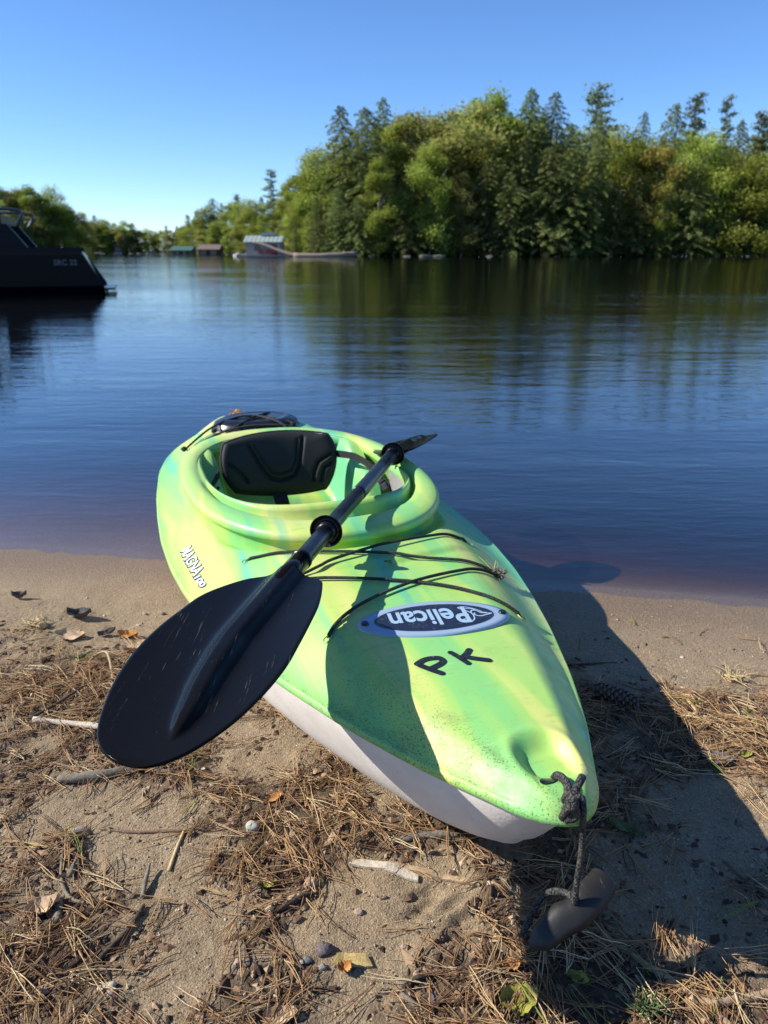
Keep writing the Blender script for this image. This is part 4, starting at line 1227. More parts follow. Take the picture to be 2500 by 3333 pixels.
# marker letters P and K: fat rounded strokes lying on the deck
def stroke_letter(name, strokes, par, w, fn, mat='marker_black'):
    mb = MB()
    for si, P in enumerate(strokes):
        P = [Vector((q.x, q.y)) for q in spline([(p[0], p[1], 0) for p in P], 7)]
        V = []; n = len(P)
        for i, p in enumerate(P):
            t = (P[min(i + 1, n - 1)] - P[max(i - 1, 0)]).normalized(); nn = Vector((-t.y, t.x)) * w / 2
            V += [p + nn, p - nn]
        Fq = [(2 * i, 2 * i + 1, 2 * i + 3, 2 * i + 2) for i in range(n - 1)]
        for e, sg in ((0, -1), (n - 1, 1)):
            t = (P[1] - P[0] if e == 0 else P[-1] - P[-2]).normalized() * sg; nn = Vector((-t.y, t.x))
            b_ = len(V); V.append(P[e])
            V += [P[e] + (nn * cos(x) + t * sin(x)) * w / 2 for x in np.linspace(0, pi, 9)]
            Fq += [(b_, b_ + 1 + k, b_ + 2 + k) for k in range(8)]
        mb.add([fn(v.x, v.y, .0004 * si) for v in V], Fq)
    return mb.build(name, M[mat], par)
def deck_fn(t, s, h=0): return (t, s, dz_(t, s) + .0009 + h)
stroke_letter('marker_letter', [[(-.068, .338), (-.054, .318), (-.044, .305)], [(-.071, .343), (-.054, .3505), (-.034, .348), (-.028, .338), (-.036, .330), (-.056, .323)]], kayak, .0115, deck_fn)
stroke_letter('marker_letter', [[(-.006, .356), (.002, .337), (.008, .318)], [(.027, .354), (.016, .343), (.002, .334)], [(.010, .337), (.026, .326), (.044, .316)]], kayak, .0110, deck_fn)

# side decal: white block letters with a printed black outline
def decal_fn(u, v, h=0):
    # u along the kayak towards the bow (0..1), v up the flank (0..1)
    s = 1.165 - .245 * u
    q = .925 - .070 * v
    t = -float(hw(s)) * q
    return (t, s, dz_(t, s) + .0010 + h)
dv, df = text_mesh('MAGNA', 1.0, .015)
mn, mx_ = dv.min(0), dv.max(0); dn_ = (dv - mn) / (mx_ - mn)
d2, f2 = text_mesh('100', 1.0, .03); m2, x2 = d2.min(0), d2.max(0); dn2 = (d2 - m2) / (x2 - m2)
for key, gr, h in (('letter_outline', .055, 0.0), ('side_lettering', 0.0, .0008)):
    if gr:
        bv, bf = text_mesh('MAGNA', 1.0, .075); bn = (bv - mn) / (mx_ - mn)
        b2, g2 = text_mesh('100', 1.0, .12); bn2 = (b2 - m2) / (x2 - m2)
        mb = MB().add([decal_fn(.03 + .70 * x, .02 + .92 * y, h) for x, y in bn], bf).add([decal_fn(.76 + .24 * x, .0 + .50 * y, h) for x, y in bn2], g2)
        mb.build(key, M['marker_black'], kayak)
    else:
        mb = MB().add([decal_fn(.03 + .70 * x, .02 + .92 * y, h) for x, y in dn_], df).add([decal_fn(.76 + .24 * x, .0 + .50 * y, h) for x, y in dn2], f2)
        mb.build(key, M['white_label'], kayak)

# deck cords
def cord(pts, name='deck_cord', r=.0034, par=kayak):
    P = []
    for p in spline([(a_, b_, 0) for a_, b_, _ in pts], 10):
        P.append(p)
    hh = np.interp(np.linspace(0, 1, len(P)), np.linspace(0, 1, len(pts)), [h for _, _, h in pts])
    Q = [(p.x, p.y, dz_(p.x, p.y) + r * .8 + h) for p, h in zip(P, hh)]
    k = np.array([q[2] for q in Q]); kk = np.convolve(np.concatenate([k[:1].repeat(3), k, k[-1:].repeat(3)]), np.ones(7) / 7, 'valid')
    Q = [(q[0], q[1], max(z, q[2])) for q, z in zip(Q, kk)]
    Q[0] = (Q[0][0], Q[0][1], Q[0][2] - .008); Q[-1] = (Q[-1][0], Q[-1][1], Q[-1][2] - .008)
    return MB().tube(Q, r, 9).build(name, M['cord_braid'], par, True)
cord([(-.254, .905, 0), (-.15, .845, .003), (0, .775, .004), (.12, .722, .003), (.215, .685, .003), (.252, .668, .003)])
cord([(.262, .862, 0), (.16, .838, .004), (.02, .798, .010), (-.118, .759, .004), (-.20, .72, .002), (-.27, .66, 0)])
cord([(.248, .664, .003), (.16, .652, .003), (.03, .620, .005), (-.09, .568, .003), (-.155, .520, .002), (-.178, .498, 0)])
cord([(-.245, .74, 0), (-.128, .700, .004), (.02, .632, .002), (.10, .578, .002), (.16, .515, .001), (.195, .480, 0)])
for t, s in ((-.180, .495), (.198, .478), (.270, .860), (-.256, .906)):
    z = dz_(t, s)
    MB().tube([(t + .008 * cos(x), s + .008 * sin(x), dz_(t + .008 * cos(x), s + .008 * sin(x)) + .0003) for x in np.linspace(0, 2 * pi, 17)], .0016, 6, False).build('cord_hole_lip', M['kayak'], kayak, True)

# rear hatch, its cords and the orange clump
def hatch():
    V = []; nr_, na = 16, 64
    for r in range(nr_ + 1):
        f = r / nr_
        for k in range(na):
            an = 2 * pi * k / na
            t = .165 * f * cos(an); s = 2.16 + .125 * f * sin(an)
            h = .034 * (1 - f ** 8) ** .5 if f < .999 else -.004
            h += .004 * math.exp(-((f - .72) / .06) ** 2)
            V.append((t, s, dz_(0, 2.16) * .7 + dz_(t, s) * .3 + h - .004))
    o = mobj('hatch_cover', V, [(r * na + k, r * na + (k + 1) % na, r * na + na + (k + 1) % na, r * na + na + k) for r in range(nr_) for k in range(na)], M['hatch_black'], kayak)
    return o
hatch()
zt = dz_(0, 2.16)
def free_cord(P, r=.004): return MB().tube(spline(P, 7), r, 8).build('rear_cord', M['cord_braid'], kayak, True)
free_cord([(-.275, 1.985, .262), (-.19, 2.02, .296), (-.08, 2.05, .318), (.05, 2.03, .322), (.12, 2.02, .310), (.245, 1.975, .278)])
free_cord([(-.285, 2.00, .262), (-.17, 2.10, .315), (-.04, 2.16, zt + .036), (.08, 2.10, .325), (.13, 2.06, .315)])
free_cord([(-.13, 2.28, .30), (-.02, 2.17, zt + .034), (.06, 2.05, .33), (.10, 1.99, .295)])
free_cord([(.12, 2.28, .30), (.05, 2.20, zt + .032), (-.06, 2.08, .33), (-.18, 2.0, .28)])
for c_ in ((-.285, 1.995, .268), (.11, 2.02, .322), (-.17, 2.06, .31)):
    V, Fc = rock_mesh(10, .011, .8, int(c_[0] * 100)); o = mobj('cord_knot', [(v[0] + c_[0], v[1] + c_[1], v[2] + c_[2]) for v in V], Fc, M['cord_braid'], kayak)

# bow: dark disc laid on the deck as the rope hole's shade, rope, toggle
V = []
for r, (f, h) in enumerate(((1.0, .0016), (.8, .0012), (.4, .0009), (.02, .0008))):
    for k in range(24):
        an = 2 * pi * k / 24; t = -.013 + .0135 * f * cos(an) - .001; s = .032 + .0075 * f * sin(an) + .002 * cos(an) * f
        V.append((t, s, dz_(t, s) + h))
mobj('rope_hole_shade', V, [(r * 24 + k, r * 24 + (k + 1) % 24, r * 24 + 24 + (k + 1) % 24, r * 24 + 24 + k) for r in range(3) for k in range(24)], M['hatch_black'], kayak)
Minv = Matrix.Rotation(-KR, 4, 'Z') @ Matrix.Translation(-KP)
def wl(p): return Minv @ Vector(p)     # world point to kayak point
handle = empty('bow_handle'); handle.parent = kayak
def rope(P, name='rope', r=.0043, n=8):
    return MB().tube(spline([wl(p) for p in P], n), r, 10).build(name, M['rope_braid'], handle, True)
rope([(0.221,0.83,0.262), (0.225,0.823,0.276), (0.23,0.804,0.284), (0.233,0.79,0.279), (0.23,0.778,0.27)])
rope([(0.224,0.828,0.262), (0.227,0.816,0.276), (0.231,0.799,0.28), (0.229,0.782,0.276), (0.23,0.77,0.268)])
rope([(0.234,0.778,0.275), (0.238,0.78,0.286), (0.244,0.787,0.292), (0.25,0.796,0.294)], r=.0052)
rope([(0.225,0.781,0.268), (0.228,0.775,0.284), (0.239,0.772,0.284), (0.244,0.768,0.272), (0.238,0.763,0.262), (0.228,0.766,0.262), (0.224,0.77,0.27)], r=.0050)
rope([(0.225,0.771,0.262), (0.228,0.762,0.288), (0.232,0.758,0.286), (0.232,0.759,0.268), (0.226,0.764,0.255), (0.224,0.77,0.258)], r=.0048)
rope([(0.221,0.768,0.255), (0.224,0.755,0.28), (0.234,0.756,0.275), (0.233,0.758,0.262), (0.224,0.759,0.262)], r=.0050)
rope([(0.234,0.767,0.284), (0.243,0.768,0.285), (0.245,0.762,0.27), (0.247,0.764,0.24), (0.249,0.766,0.2), (0.247,0.765,0.162), (0.246,0.762,0.132), (0.247,0.766,0.118)], r=.0040)
rope([(0.247,0.766,0.118), (0.244,0.768,0.128), (0.235,0.778,0.126), (0.223,0.785,0.12), (0.21,0.788,0.108), (0.198,0.78,0.092), (0.188,0.771,0.076), (0.181,0.762,0.066)], r=.0047)
def toggle():
    cl = [(0.187,0.746,0.074), (0.194,0.744,0.078), (0.208,0.748,0.086), (0.228,0.758,0.098), (0.247,0.766,0.106), (0.268,0.777,0.116), (0.286,0.792,0.122), (0.295,0.802,0.126), (0.3,0.806,0.128)]
    P = spline([wl(p) for p in cl], 6); n = len(P); na = 20
    ra = np.interp(np.linspace(0, 1, n), [0, .02, .1, .22, .5, .75, .9, .97, 1], [.002, .0055, .0085, .0165, .0230, .0200, .0175, .014, .004])
    V = []
    view = (wl((0, 0, .92)) - wl(cl[4])).normalized()
    for i, p in enumerate(P):
        t = (P[min(i + 1, n - 1)] - P[max(i - 1, 0)]).normalized()
        a_ = view.cross(t).normalized(); b_ = t.cross(a_)
        f = i / (n - 1)
        for k in range(na):
            an = 2 * pi * k / na
            r = ra[i]
            c_, s_ = cos(an), sin(an)
            e = 1.0
            if c_ > 0: e = 1.0 - .22 * math.exp(-((f - .5) / .06) ** 2)     # notch where the rope passes
            V.append(p + a_ * (c_ * r * 1.0 * e) + b_ * (math.copysign(abs(s_) ** .8, s_) * r * .72))
    Fc = [(i * na + k, i * na + (k + 1) % na, (i + 1) * na + (k + 1) % na, (i + 1) * na + k) for i in range(n - 1) for k in range(na)] + [tuple(range(na))[::-1], tuple((n - 1) * na + k for k in range(na))]
    mobj('toggle', V, Fc, M['toggle_rubber'], handle)
toggle()

# ---------------------------------------------------------------- paddle
PA3 = Vector((0.026,2.16,0.358)); PN3 = Vector((-0.218,0.969,0.392))
PD = (PN3 - PA3).normalized()               # towards the near blade
PLt = Vector((0, 0, 1)).cross(PD).normalized(); PUP = PD.cross(PLt)
if PUP.z < 0: PUP = -PUP
paddle = empty('paddle', PN3)
tag(paddle, 'black double-bladed paddle with drip ring laid slantwise across the kayak cockpit', 'paddle')
def pp(u, v, h=0.0, roll=0.0, d=PD):
    """u towards the near blade tip (0 at its middle), v sideways, h up; relative to the paddle's own origin"""
    l_, up_ = PLt, PUP
    c, s = cos(roll), sin(roll)
    return PD * u + (l_ * c + up_ * s) * v + (up_ * c - l_ * s) * h
# which side is right in the picture?
SG = 1 if PLt.x > 0 else -1
_bu = [-.262, -.245, -.215, -.14, -.07, 0.0, .07, .14, .20, .248, .276, .288, .293]
_bl_ = [-.004, -.030, -.068, -.103, -.112, -.116, -.113, -.101, -.083, -.062, -.038, -.014, .008]
_br_ = [.004, .058, .073, .089, .096, .101, .104, .098, .085, .065, .044, .026, .010]
def blade(name, sign, u0, frame=None):
    nu, nv_ = 100, 97
    bl = spline([(a_, b_, 0) for a_, b_ in zip(_bu, _bl_)], 6); br = spline([(a_, b_, 0) for a_, b_ in zip(_bu, _br_)], 6)
    us = -.262 + .555 * (1 - np.cos(np.linspace(0, pi, nu))) / 2
    L = np.interp(us, [p.x for p in bl], [p.y for p in bl]); R_ = np.interp(us, [p.x for p in br], [p.y for p in br])
    V = []
    for side in (1, 0):
        for i, u in enumerate(us):
            for j in range(nv_):
                f = j / (nv_ - 1)
                v = L[i] * (1 - f) + R_[i] * f
                rs = float(np.interp(u, [-.26, -.1, .05, .14, .20, .225, .240], [.0192, .0188, .0175, .0150, .0110, .0070, .0]))
                c0 = float(np.interp(u, [-.26, 0, .10, .19, .24], [0, .001, .010, .023, .028]))
                sp = rs * .97 / (1 + (abs(v - c0) / max(rs, 1e-4) * .93) ** 4.5) if rs > 0 else 0
                curve = .008 * (abs(v) / .1) ** 2 - .004
                ed = min(1, (1 - abs(2 * f - 1)) * 22); e2 = min(1, (.2932 - u) / .010)
                th = .0022 * math.sqrt(max(0.0, min(ed, max(0, e2)))) + .0003
                h = curve + (th + sp if side else -th - sp * .7)
                V.append(pp(u0 + sign * u, SG * v, h) if frame is None else frame[0] + frame[1] * ((u + .30) * .84) + frame[2] * (v * .88) + frame[3] * h)
    F1 = gridfaces(nu, nv_)
    F_ = np.concatenate([F1, F1[:, ::-1] + nu * nv_])
    return mobj(name, V, F_, M['blade_plastic'], paddle)
blade('blade', 1, 0)
uA = -(PA3 - PN3).length
MB().tube([pp(u, 0) for u in (-.20, -.27, -.33)], [.0185, .0190, .0188], 20).build('blade_socket', M['blade_plastic'], paddle, True)
MB().tube([pp(u, 0) for u in (-.325, -.332, -.345, -.52, -.80)], [.0200, .0202, .0172, .0170, .0170], 20).build('shaft', M['shaft_black'], paddle, True)
MB().tube([pp(u, 0) for u in (-.78, -.785, -.80, -1.0, uA - .02)], [.0176, .0182, .0182, .0180, .0180], 20).build('shaft', M['shaft_black'], paddle, True)
def drip(u, k=1.0):
    Pr = [(u - .014, .0172), (u - .012, .0196), (u - .004, .0200), (u - .004, .0270), (u + .003, .0332), (u + .009, .0346), (u + .010, .0336), (u + .004, .0315), (u - .001, .0262), (u + .0, .0203), (u + .016, .0198), (u + .018, .0172)]
    V = [pp(a_, r * cos(x), r * sin(x)) for a_, r in Pr for x in np.linspace(0, 2 * pi, 41)[:-1]]
    mobj('drip_ring', V, [(i * 40 + k, i * 40 + (k + 1) % 40, i * 40 + 40 + (k + 1) % 40, i * 40 + 40 + k) for i in range(len(Pr) - 1) for k in range(40)], M['shaft_black'], paddle)
drip(-.505); drip(uA - .005)
# the far blade drops slightly from the line of the shaft and is turned nearly edge-on
DB = Vector((.20, .973, -.125)).normalized()
LB = Vector((.95, -.2, .24)); LB = (LB - DB * LB.dot(DB)).normalized(); NB = LB.cross(DB)
blade('blade', -1, 0, (pp(uA, 0), DB, LB, NB))
MB().tube([pp(uA + .01, 0), pp(uA, 0) + DB * .02, pp(uA, 0) + DB * .08], [.0192, .0190, .0185], 20).build('blade_socket', M['blade_plastic'], paddle, True)

# ---------------------------------------------------------------- loose things on the sand
def gz1(x, y): return float(gz(np.array([x]), np.array([y]))[0])
def stick(name, label, P, r, mat, cat='stick', lift=0.0, n=7, flat=1.0, jit=.12, group=None, ends=None):
    """P: ground points (x, y) or (x, y, extra height)"""
    Q = []
    for p in P:
        Q.append((p[0], p[1], gz1(p[0], p[1]) + (r if not isinstance(r, list) else r[0]) * .7 + lift + (p[2] if len(p) > 2 else 0)))
    S = spline(Q, 6)
    m = len(S)
    R = [r] * m if not isinstance(r, list) else list(np.interp(np.linspace(0, 1, m), np.linspace(0, 1, len(r)), r))
    R = [x * (1 + random.uniform(-.10, .10)) for x in R]
    c = Vector(S[m // 2]); c0 = Vector((c.x, c.y, c.z))
    S = [p - c0 for p in S]
    mb = MB().tube(S, R, n, True, jit)
    if flat != 1.0: mb.v = [(v[0], v[1], v[2] * flat) for v in mb.v]
    o = mb.build(name, M[mat], None, True); o.location = c0
    tag(o, label, cat, group)
    return o

def slat(name, label, a, b, w, th, mat, cat='wood piece', bend=0.0, tilt=0.0):
    """flat split piece of wood from a to b with torn ends"""
    a = Vector(a[:2]); b = Vector(b[:2]); d = (b - a); L = d.length; d.normalize(); nn = Vector((-d.y, d.x))
    n = 9; V = []
    c = (a + b) / 2; zc = gz1(c.x, c.y)
    for i in range(n):
        f = i / (n - 1); p = a + d * (L * f) + nn * (bend * sin(pi * f))
        z = max(gz1(p.x, p.y), zc - .004) + th * .6 + tilt * f
        ww = w * (1 + random.uniform(-.08, .08)) * (.75 if i in (0, n - 1) else 1)
        sh = random.uniform(-.3, .3) * w if i in (0, n - 1) else 0
        for k, (u, h) in enumerate(((-1, -1), (1, -1), (1, 1), (0, 1.3), (-1, 1))):
            q = p + nn * (u * ww / 2) + d * (sh * u)
            V.append((q.x - c.x, q.y - c.y, z + h * th / 2 - zc))
    Fc = [(i * 5 + k, i * 5 + (k + 1) % 5, i * 5 + 5 + (k + 1) % 5, i * 5 + 5 + k) for i in range(n - 1) for k in range(5)] + [(4, 3, 2, 1, 0), tuple((n - 1) * 5 + k for k in range(5))]
    o = mobj(name, V, Fc, M[mat], None, False); o.location = (c.x, c.y, zc)
    tag(o, label, cat)
    return o

def stone(label, p, r, mat, fl=.6, seed=1, name='stone', cat='stone', rz=0.0, asp=1.0):
    r *= .8
    V, Fc = rock_mesh(10, r, fl, seed)
    V = [(v[0] * asp, v[1], v[2]) for v in V]
    o = mobj(name, V, Fc, M[mat]); o.location = (p[0], p[1], gz1(p[0], p[1]) + r * fl * .45); o.rotation_euler = (random.uniform(-.2, .2), random.uniform(-.2, .2), rz)
    tag(o, label, cat); return o

def leaf(label, p, L, w, rz, mat, curl=.3, seed=1, name='dry_leaf', cat='leaf', lift=.004, ragged=.15):
    R2 = random.Random(seed); nu, nv_ = 15, 9; V = []
    for i in range(nu):
        u = i / (nu - 1)
        hw_ = w / 2 * math.sin(pi * min(1, u * .96 + .04)) ** .7 * (1 + R2.uniform(-ragged, ragged))
        for j in range(nv_):
            v = -1 + 2 * j / (nv_ - 1)
            V.append(((u - .5) * L, v * hw_, curl * w * (v * v * .5 + .35 * (u - .5) ** 2 * 4) + .06 * w * sin(u * 9 + v * 3 + seed)))
    V2 = [(a_, b_, c_ - .0006) for a_, b_, c_ in V]
    F1 = gridfaces(nu, nv_)
    o = mobj(name, V + V2, np.concatenate([F1, F1[:, ::-1] + nu * nv_]), M[mat])
    o.location = (p[0], p[1], gz1(p[0], p[1]) + lift); o.rotation_euler = (R2.uniform(-.2, .2), R2.uniform(-.15, .15), rz)
    tag(o, label, cat); return o

# sticks and twigs
stick('stick', 'pale smooth stick end pointing out left from under the paddle blade', [(-0.718,1.333), (-0.659,1.325), (-0.584,1.306), (-0.51,1.29)], .0068, 'wood_pale')
stick('twig', 'thin dark twig rising from the pale stick at the left edge', [(-0.729,1.34), (*(-0.694,1.377), .01), (*(-0.652,1.431), .02)], [.0042, .0035, .0028], 'bark_dark')
stick('branch', 'thick grey bark-covered branch below the paddle blade', [(-0.595,1.152), (-0.536,1.159), (-0.486,1.176), (-0.449,1.189), (-0.419,1.205), (-0.397,1.222)], [.0085, .0095, .0090, .0085, .0078, .0060], 'bark_grey', 'branch', 0, 10, 1, .2)
stick('twig', 'grey side twig forking off the thick branch below the blade', [(-0.425,1.173), (-0.394,1.175), (-0.364,1.192)], [.0038, .003, .002], 'bark_grey')
stick('twig', 'long reddish twig lying level on bare sand at left', [(-0.479,1.036), (-0.428,1.03), (-0.37,1.027), (-0.324,1.029), (-0.285,1.035)], [.0016, .0028, .0032, .0030, .0022], 'bark_red')
stick('stalk', 'straight pale straw stalk crossing the end of the reddish twig', [(-0.338,0.945), (-0.336,0.989), (-0.334,1.03)], [.0030, .0028, .0022], 'straw', 'stalk')
stick('twig', 'short knobbly grey twig standing out on bare sand left of centre', [(*(-0.364,0.895), 0), (*(-0.367,0.916), .004), (*(-0.368,0.949), .012)], [.0042, .0042, .0020], 'bark_grey')
stick('twig', 'dark curved twig running down the left sand patch', [(-0.39,0.777), (-0.381,0.797), (-0.37,0.822), (-0.361,0.848), (-0.357,0.877)], [.0038, .0038, .0036, .0036, .0026], 'bark_dark')
stick('stick', 'stubby pale cut stick in the upper half of the left sand patch', [(-0.487,0.929), (-0.487,0.943), (-0.486,0.958)], .0058, 'bark_grey')
stick('stick', 'stubby upright-lying grey stick left of the dark curved twig', [(-0.471,0.841), (-0.477,0.86), (-0.484,0.883)], .0062, 'bark_grey')
stick('twig', 'hooked grey twig curling round on the left sand', [(-0.515,0.971), (-0.503,0.935), (-0.485,0.904), (-0.465,0.886), (-0.437,0.877)], [.0022, .0030, .0032, .0030, .0018], 'bark_grey')
slat('bark_strip', 'bleached white split strip of wood in the middle foreground', (-0.051,0.962), (0.053,0.928), .0150, .004, 'wood_pale', 'wood strip', .006)
slat('bark_strip', 'flat tan stem lying right of the bleached white strip', (0.002,0.958), (0.145,0.918), .0095, .004, 'wood_tan', 'stem', .004)
stick('stick', 'brown rotten stick just below the kayak bow', [(0.006,1.004), (0.046,1.013), (0.087,1.017), (0.123,1.018)], [.0060, .0070, .0070, .0050], 'bark_grey', 'stick', 0, 8, .8, .2)
slat('wood_chip', 'yellow split wood chip on the bare sand in the foreground', (-0.067,0.785), (-0.019,0.784), .0200, .004, 'wood_yellow', 'wood chip')
slat('wood_chip', 'upright-slanting brown bark splinter between needles left of the brown stick', (-0.096,0.992), (-0.071,1.041), .0090, .004, 'wood_tan', 'bark splinter')
stick('twig', 'grey twig sloping down to the bottom edge in the middle', [(0.023,0.735), (0.038,0.719), (0.055,0.707), (0.077,0.689)], [.0035, .0045, .0045, .004], 'bark_grey')
stick('twig', 'rough dark twig above the bottom-middle grey one', [(0.033,0.748), (0.045,0.757), (0.062,0.763), (0.079,0.765)], [.003, .0038, .0036, .002], 'bark_dark', 'twig', 0, 8, 1, .3)
stick('twig', 'bent dark twig half sunk in sand near the bottom left of centre', [(-0.13,0.748), (-0.101,0.744), (-0.077,0.745), (-0.062,0.748)], .0028, 'bark_dark')
stick('twig', 'thin forked dark twig at the edge of the centre sand patch', [(-0.168,0.867), (-0.148,0.873), (-0.123,0.895), (-0.096,0.907)], [.004, .0045, .0035, .002], 'bark_dark')
stick('reed', 'long tan reed stalk running out of the shadow to the right edge', [(0.303,0.84), (0.352,0.792), (0.391,0.748), (0.416,0.728), (0.435,0.726), (0.47,0.733), (0.522,0.741)], [.0036, .0042, .0048, .0058, .0060, .0058, .0055], 'wood_tan', 'reed')
stick('twig', 'thin curved grey twig at the lit patch on the right', [(0.452,0.797), (0.452,0.773), (0.452,0.755), (0.446,0.735)], [.0014, .0022, .0028, .0024], 'bark_grey')
stick('twig', 'long thin twig in the shade right of the kayak bow', [(0.443,1.451), (0.472,1.398), (0.521,1.364), (0.561,1.331)], [.0026, .0035, .003, .002], 'bark_red')
stick('twig', 'straight twig on wet sand inside the kayak shadow', [(0.44,1.598), (0.496,1.602), (0.56,1.609)], [.0028, .003, .0018], 'bark_dark')
stick('stalk', 'pale dry stalk crossing the shadow edge on the right', [(0.66,1.433), (0.667,1.375), (0.681,1.331), (0.688,1.29)], [.0024, .0026, .0026, .002], 'straw', 'stalk')
stick('rootlet', 'pale curled rootlet arching beside the upper paddle blade', [(-0.695,1.576), (*(-0.682,1.601), .012), (*(-0.657,1.591), .020), (*(-0.631,1.542), .014), (-0.609,1.489)], .0028, 'wood_tan', 'rootlet')
stick('rootlet', 'pale looping root thread left of the kayak flank in the litter', [(-0.418,1.29), (*(-0.399,1.288), .004), (-0.371,1.271), (-0.351,1.24)], .0016, 'wood_tan', 'rootlet')
slat('bark_strip', 'grey weathered bark sliver in the dense needles below the branch', (-0.203,0.817), (-0.185,0.773), .0085, .004, 'bark_grey', 'bark sliver')
slat('wood_chip', 'pale small wood chip on the sand shelf at lower left', (-0.603,1.007), (-0.553,0.997), .0055, .003, 'wood_tan', 'wood chip')
slat('bark_strip', 'grey-brown bark strip in shade near the right edge', (0.553,1.222), (0.601,1.194), .012, .004, 'bark_dark', 'bark strip')
# stones
stone('rounded pinkish stone at the edge of the centre sand patch', (-0.114,0.923), .0145, 'stone_pink', .7, 3)
stone('small pinkish pebble alone on the centre sand patch', (-0.037,0.868), .0085, 'stone_pink', .7, 5)
stone('purple-dark jagged stone left of the yellow wood chip', (-0.083,0.801), .0165, 'stone_dark', .6, 8)
stone('white and black speckled pebble under the yellow wood chip', (-0.083,0.772), .0072, 'stone_grey', .8, 9)
stone('pale greenish stone in the needles under the paddle blade', (-0.221,1.032), .0150, 'stone_green', .7, 11)
stone('flat grey slip of stone on the upper left sand patch', (-0.508,1.028), .0140, 'stone_grey', .3, 12, asp=1.3, rz=.3)
stone('long pale seed-shaped stone at lower left', (-0.367,0.743), .0110, 'seed_pale', .4, 13, asp=1.5, rz=.3)
stone('brown pebble beside the long pale seed-shaped stone', (-0.357,0.733), .0085, 'stone_pink', .6, 14)
stone('slate-grey chip of stone left of the speckled pebble', (-0.107,0.783), .0110, 'stone_grey', .35, 15, rz=1.0)
stone('tiny orange pebble high on the centre sand patch', (0,0.894), .0050, 'stone_pink', .7, 16)
stone('small tan pebble right of the centre sand patch', (0.028,0.81), .0060, 'stone_pink', .7, 17)
stone('pair-forming round brown pebble near the grey bark sliver', (-0.199,0.778), .0085, 'stone_pink', .8, 18)
stone('pink stone in the litter below the kayak bow', (0.177,0.96), .0070, 'stone_pink', .6, 19)
stone('pale pebble on the wet sand close to the kayak flank', (-0.651,1.866), .0085, 'stone_pink', .6, 20)
stone('dark reddish pebble on the wet sand right of the pale one', (-0.603,1.873), .0085, 'stone_dark', .6, 21)
stone('small white pebble at the top left of the sand', (-0.756,1.851), .0052, 'seed_pale', .6, 22)
stone('whitish pebble on the lit wet sand to the right', (0.732,1.647), .0062, 'seed_pale', .6, 23)
stone('brown nugget of mud near the bottom left corner', (-0.443,0.735), .010, 'stone_pink', .6, 24)
# leaves and other litter
leaf('curled tan dead leaf on the sand above the paddle blade', (-0.79,1.703), .075, .040, .15, 'leaf_tan', .35, 2)
leaf('beige leaf partly hidden by the paddle blade edge', (-0.612,1.657), .060, .040, .8, 'leaf_tan', .25, 3)
leaf('orange-brown crumpled leaf near the upper blade edge', (-0.65,1.719), .050, .030, .1, 'leaf_orange', .5, 4)
leaf('blue-grey curled scrap of bark beside the orange-brown leaf', (-0.703,1.725), .045, .022, .5, 'leaf_dark', .7, 5, 'bark_scrap', 'bark scrap')
leaf('black curled wet leaf casting a long shadow on the left sand', (-0.81,1.825), .070, .035, -.1, 'leaf_dark', .9, 6)
leaf('small grey withered leaf near the waterline at far left', (-1.031,1.951), .040, .030, .3, 'leaf_dark', .9, 7)
leaf('grey-brown crumpled leaf on the left side of the sand', (-0.499,0.865), .048, .036, .4, 'leaf_tan', .5, 8)
leaf('small yellow leaf scrap on the left sand shelf', (-0.575,0.994), .022, .013, .1, 'leaf_green', .3, 9)
leaf('yellow-green lobed leaf at the shadow edge by the bottom', (0.175,0.721), .050, .040, .2, 'leaf_green', .5, 10, 'green_leaf')
leaf('dull green leaf lying in the deep shade under the bow', (0.409,1.038), .060, .028, -.4, 'leaf_deep_green', .4, 11, 'green_leaf')
leaf('small yellow-green leaf in shade near the bottom', (0.26,0.755), .030, .018, -.6, 'leaf_green', .4, 12, 'green_leaf')
leaf('reddish star-like scale of a cone next to the shadow edge', (0.174,0.773), .024, .022, .0, 'leaf_orange', .5, 13, 'cone_scale', 'cone scale', ragged=.4)
leaf('second reddish cone scale beside the yellow wood chip', (-0.052,0.769), .020, .018, .5, 'leaf_orange', .6, 14, 'cone_scale', 'cone scale', ragged=.4)
leaf('yellowing leaf tip in the needles right of the pale greenish stone', (-0.179,0.913), .030, .014, .3, 'leaf_green', .5, 15, 'green_leaf')
leaf('pale torn leaf lying at the bottom left of centre', (-0.131,0.705), .045, .024, .1, 'leaf_tan', .4, 16)
leaf('grey papery leaf in deep shade at the right edge', (0.634,1.217), .060, .036, -.4, 'leaf_dark', .4, 17)
leaf('pale oval leaf on the lit litter near the right edge', (0.692,1.223), .028, .014, .2, 'leaf_green', .4, 18)
leaf('orange fan-shaped scrap of bark in the needles under the blade', (-0.192,1.098), .030, .018, .7, 'leaf_orange', .4, 19)
leaf('black scrap of leaf near the bottom right of centre', (0.062,0.724), .032, .020, -.3, 'leaf_dark', .4, 20)
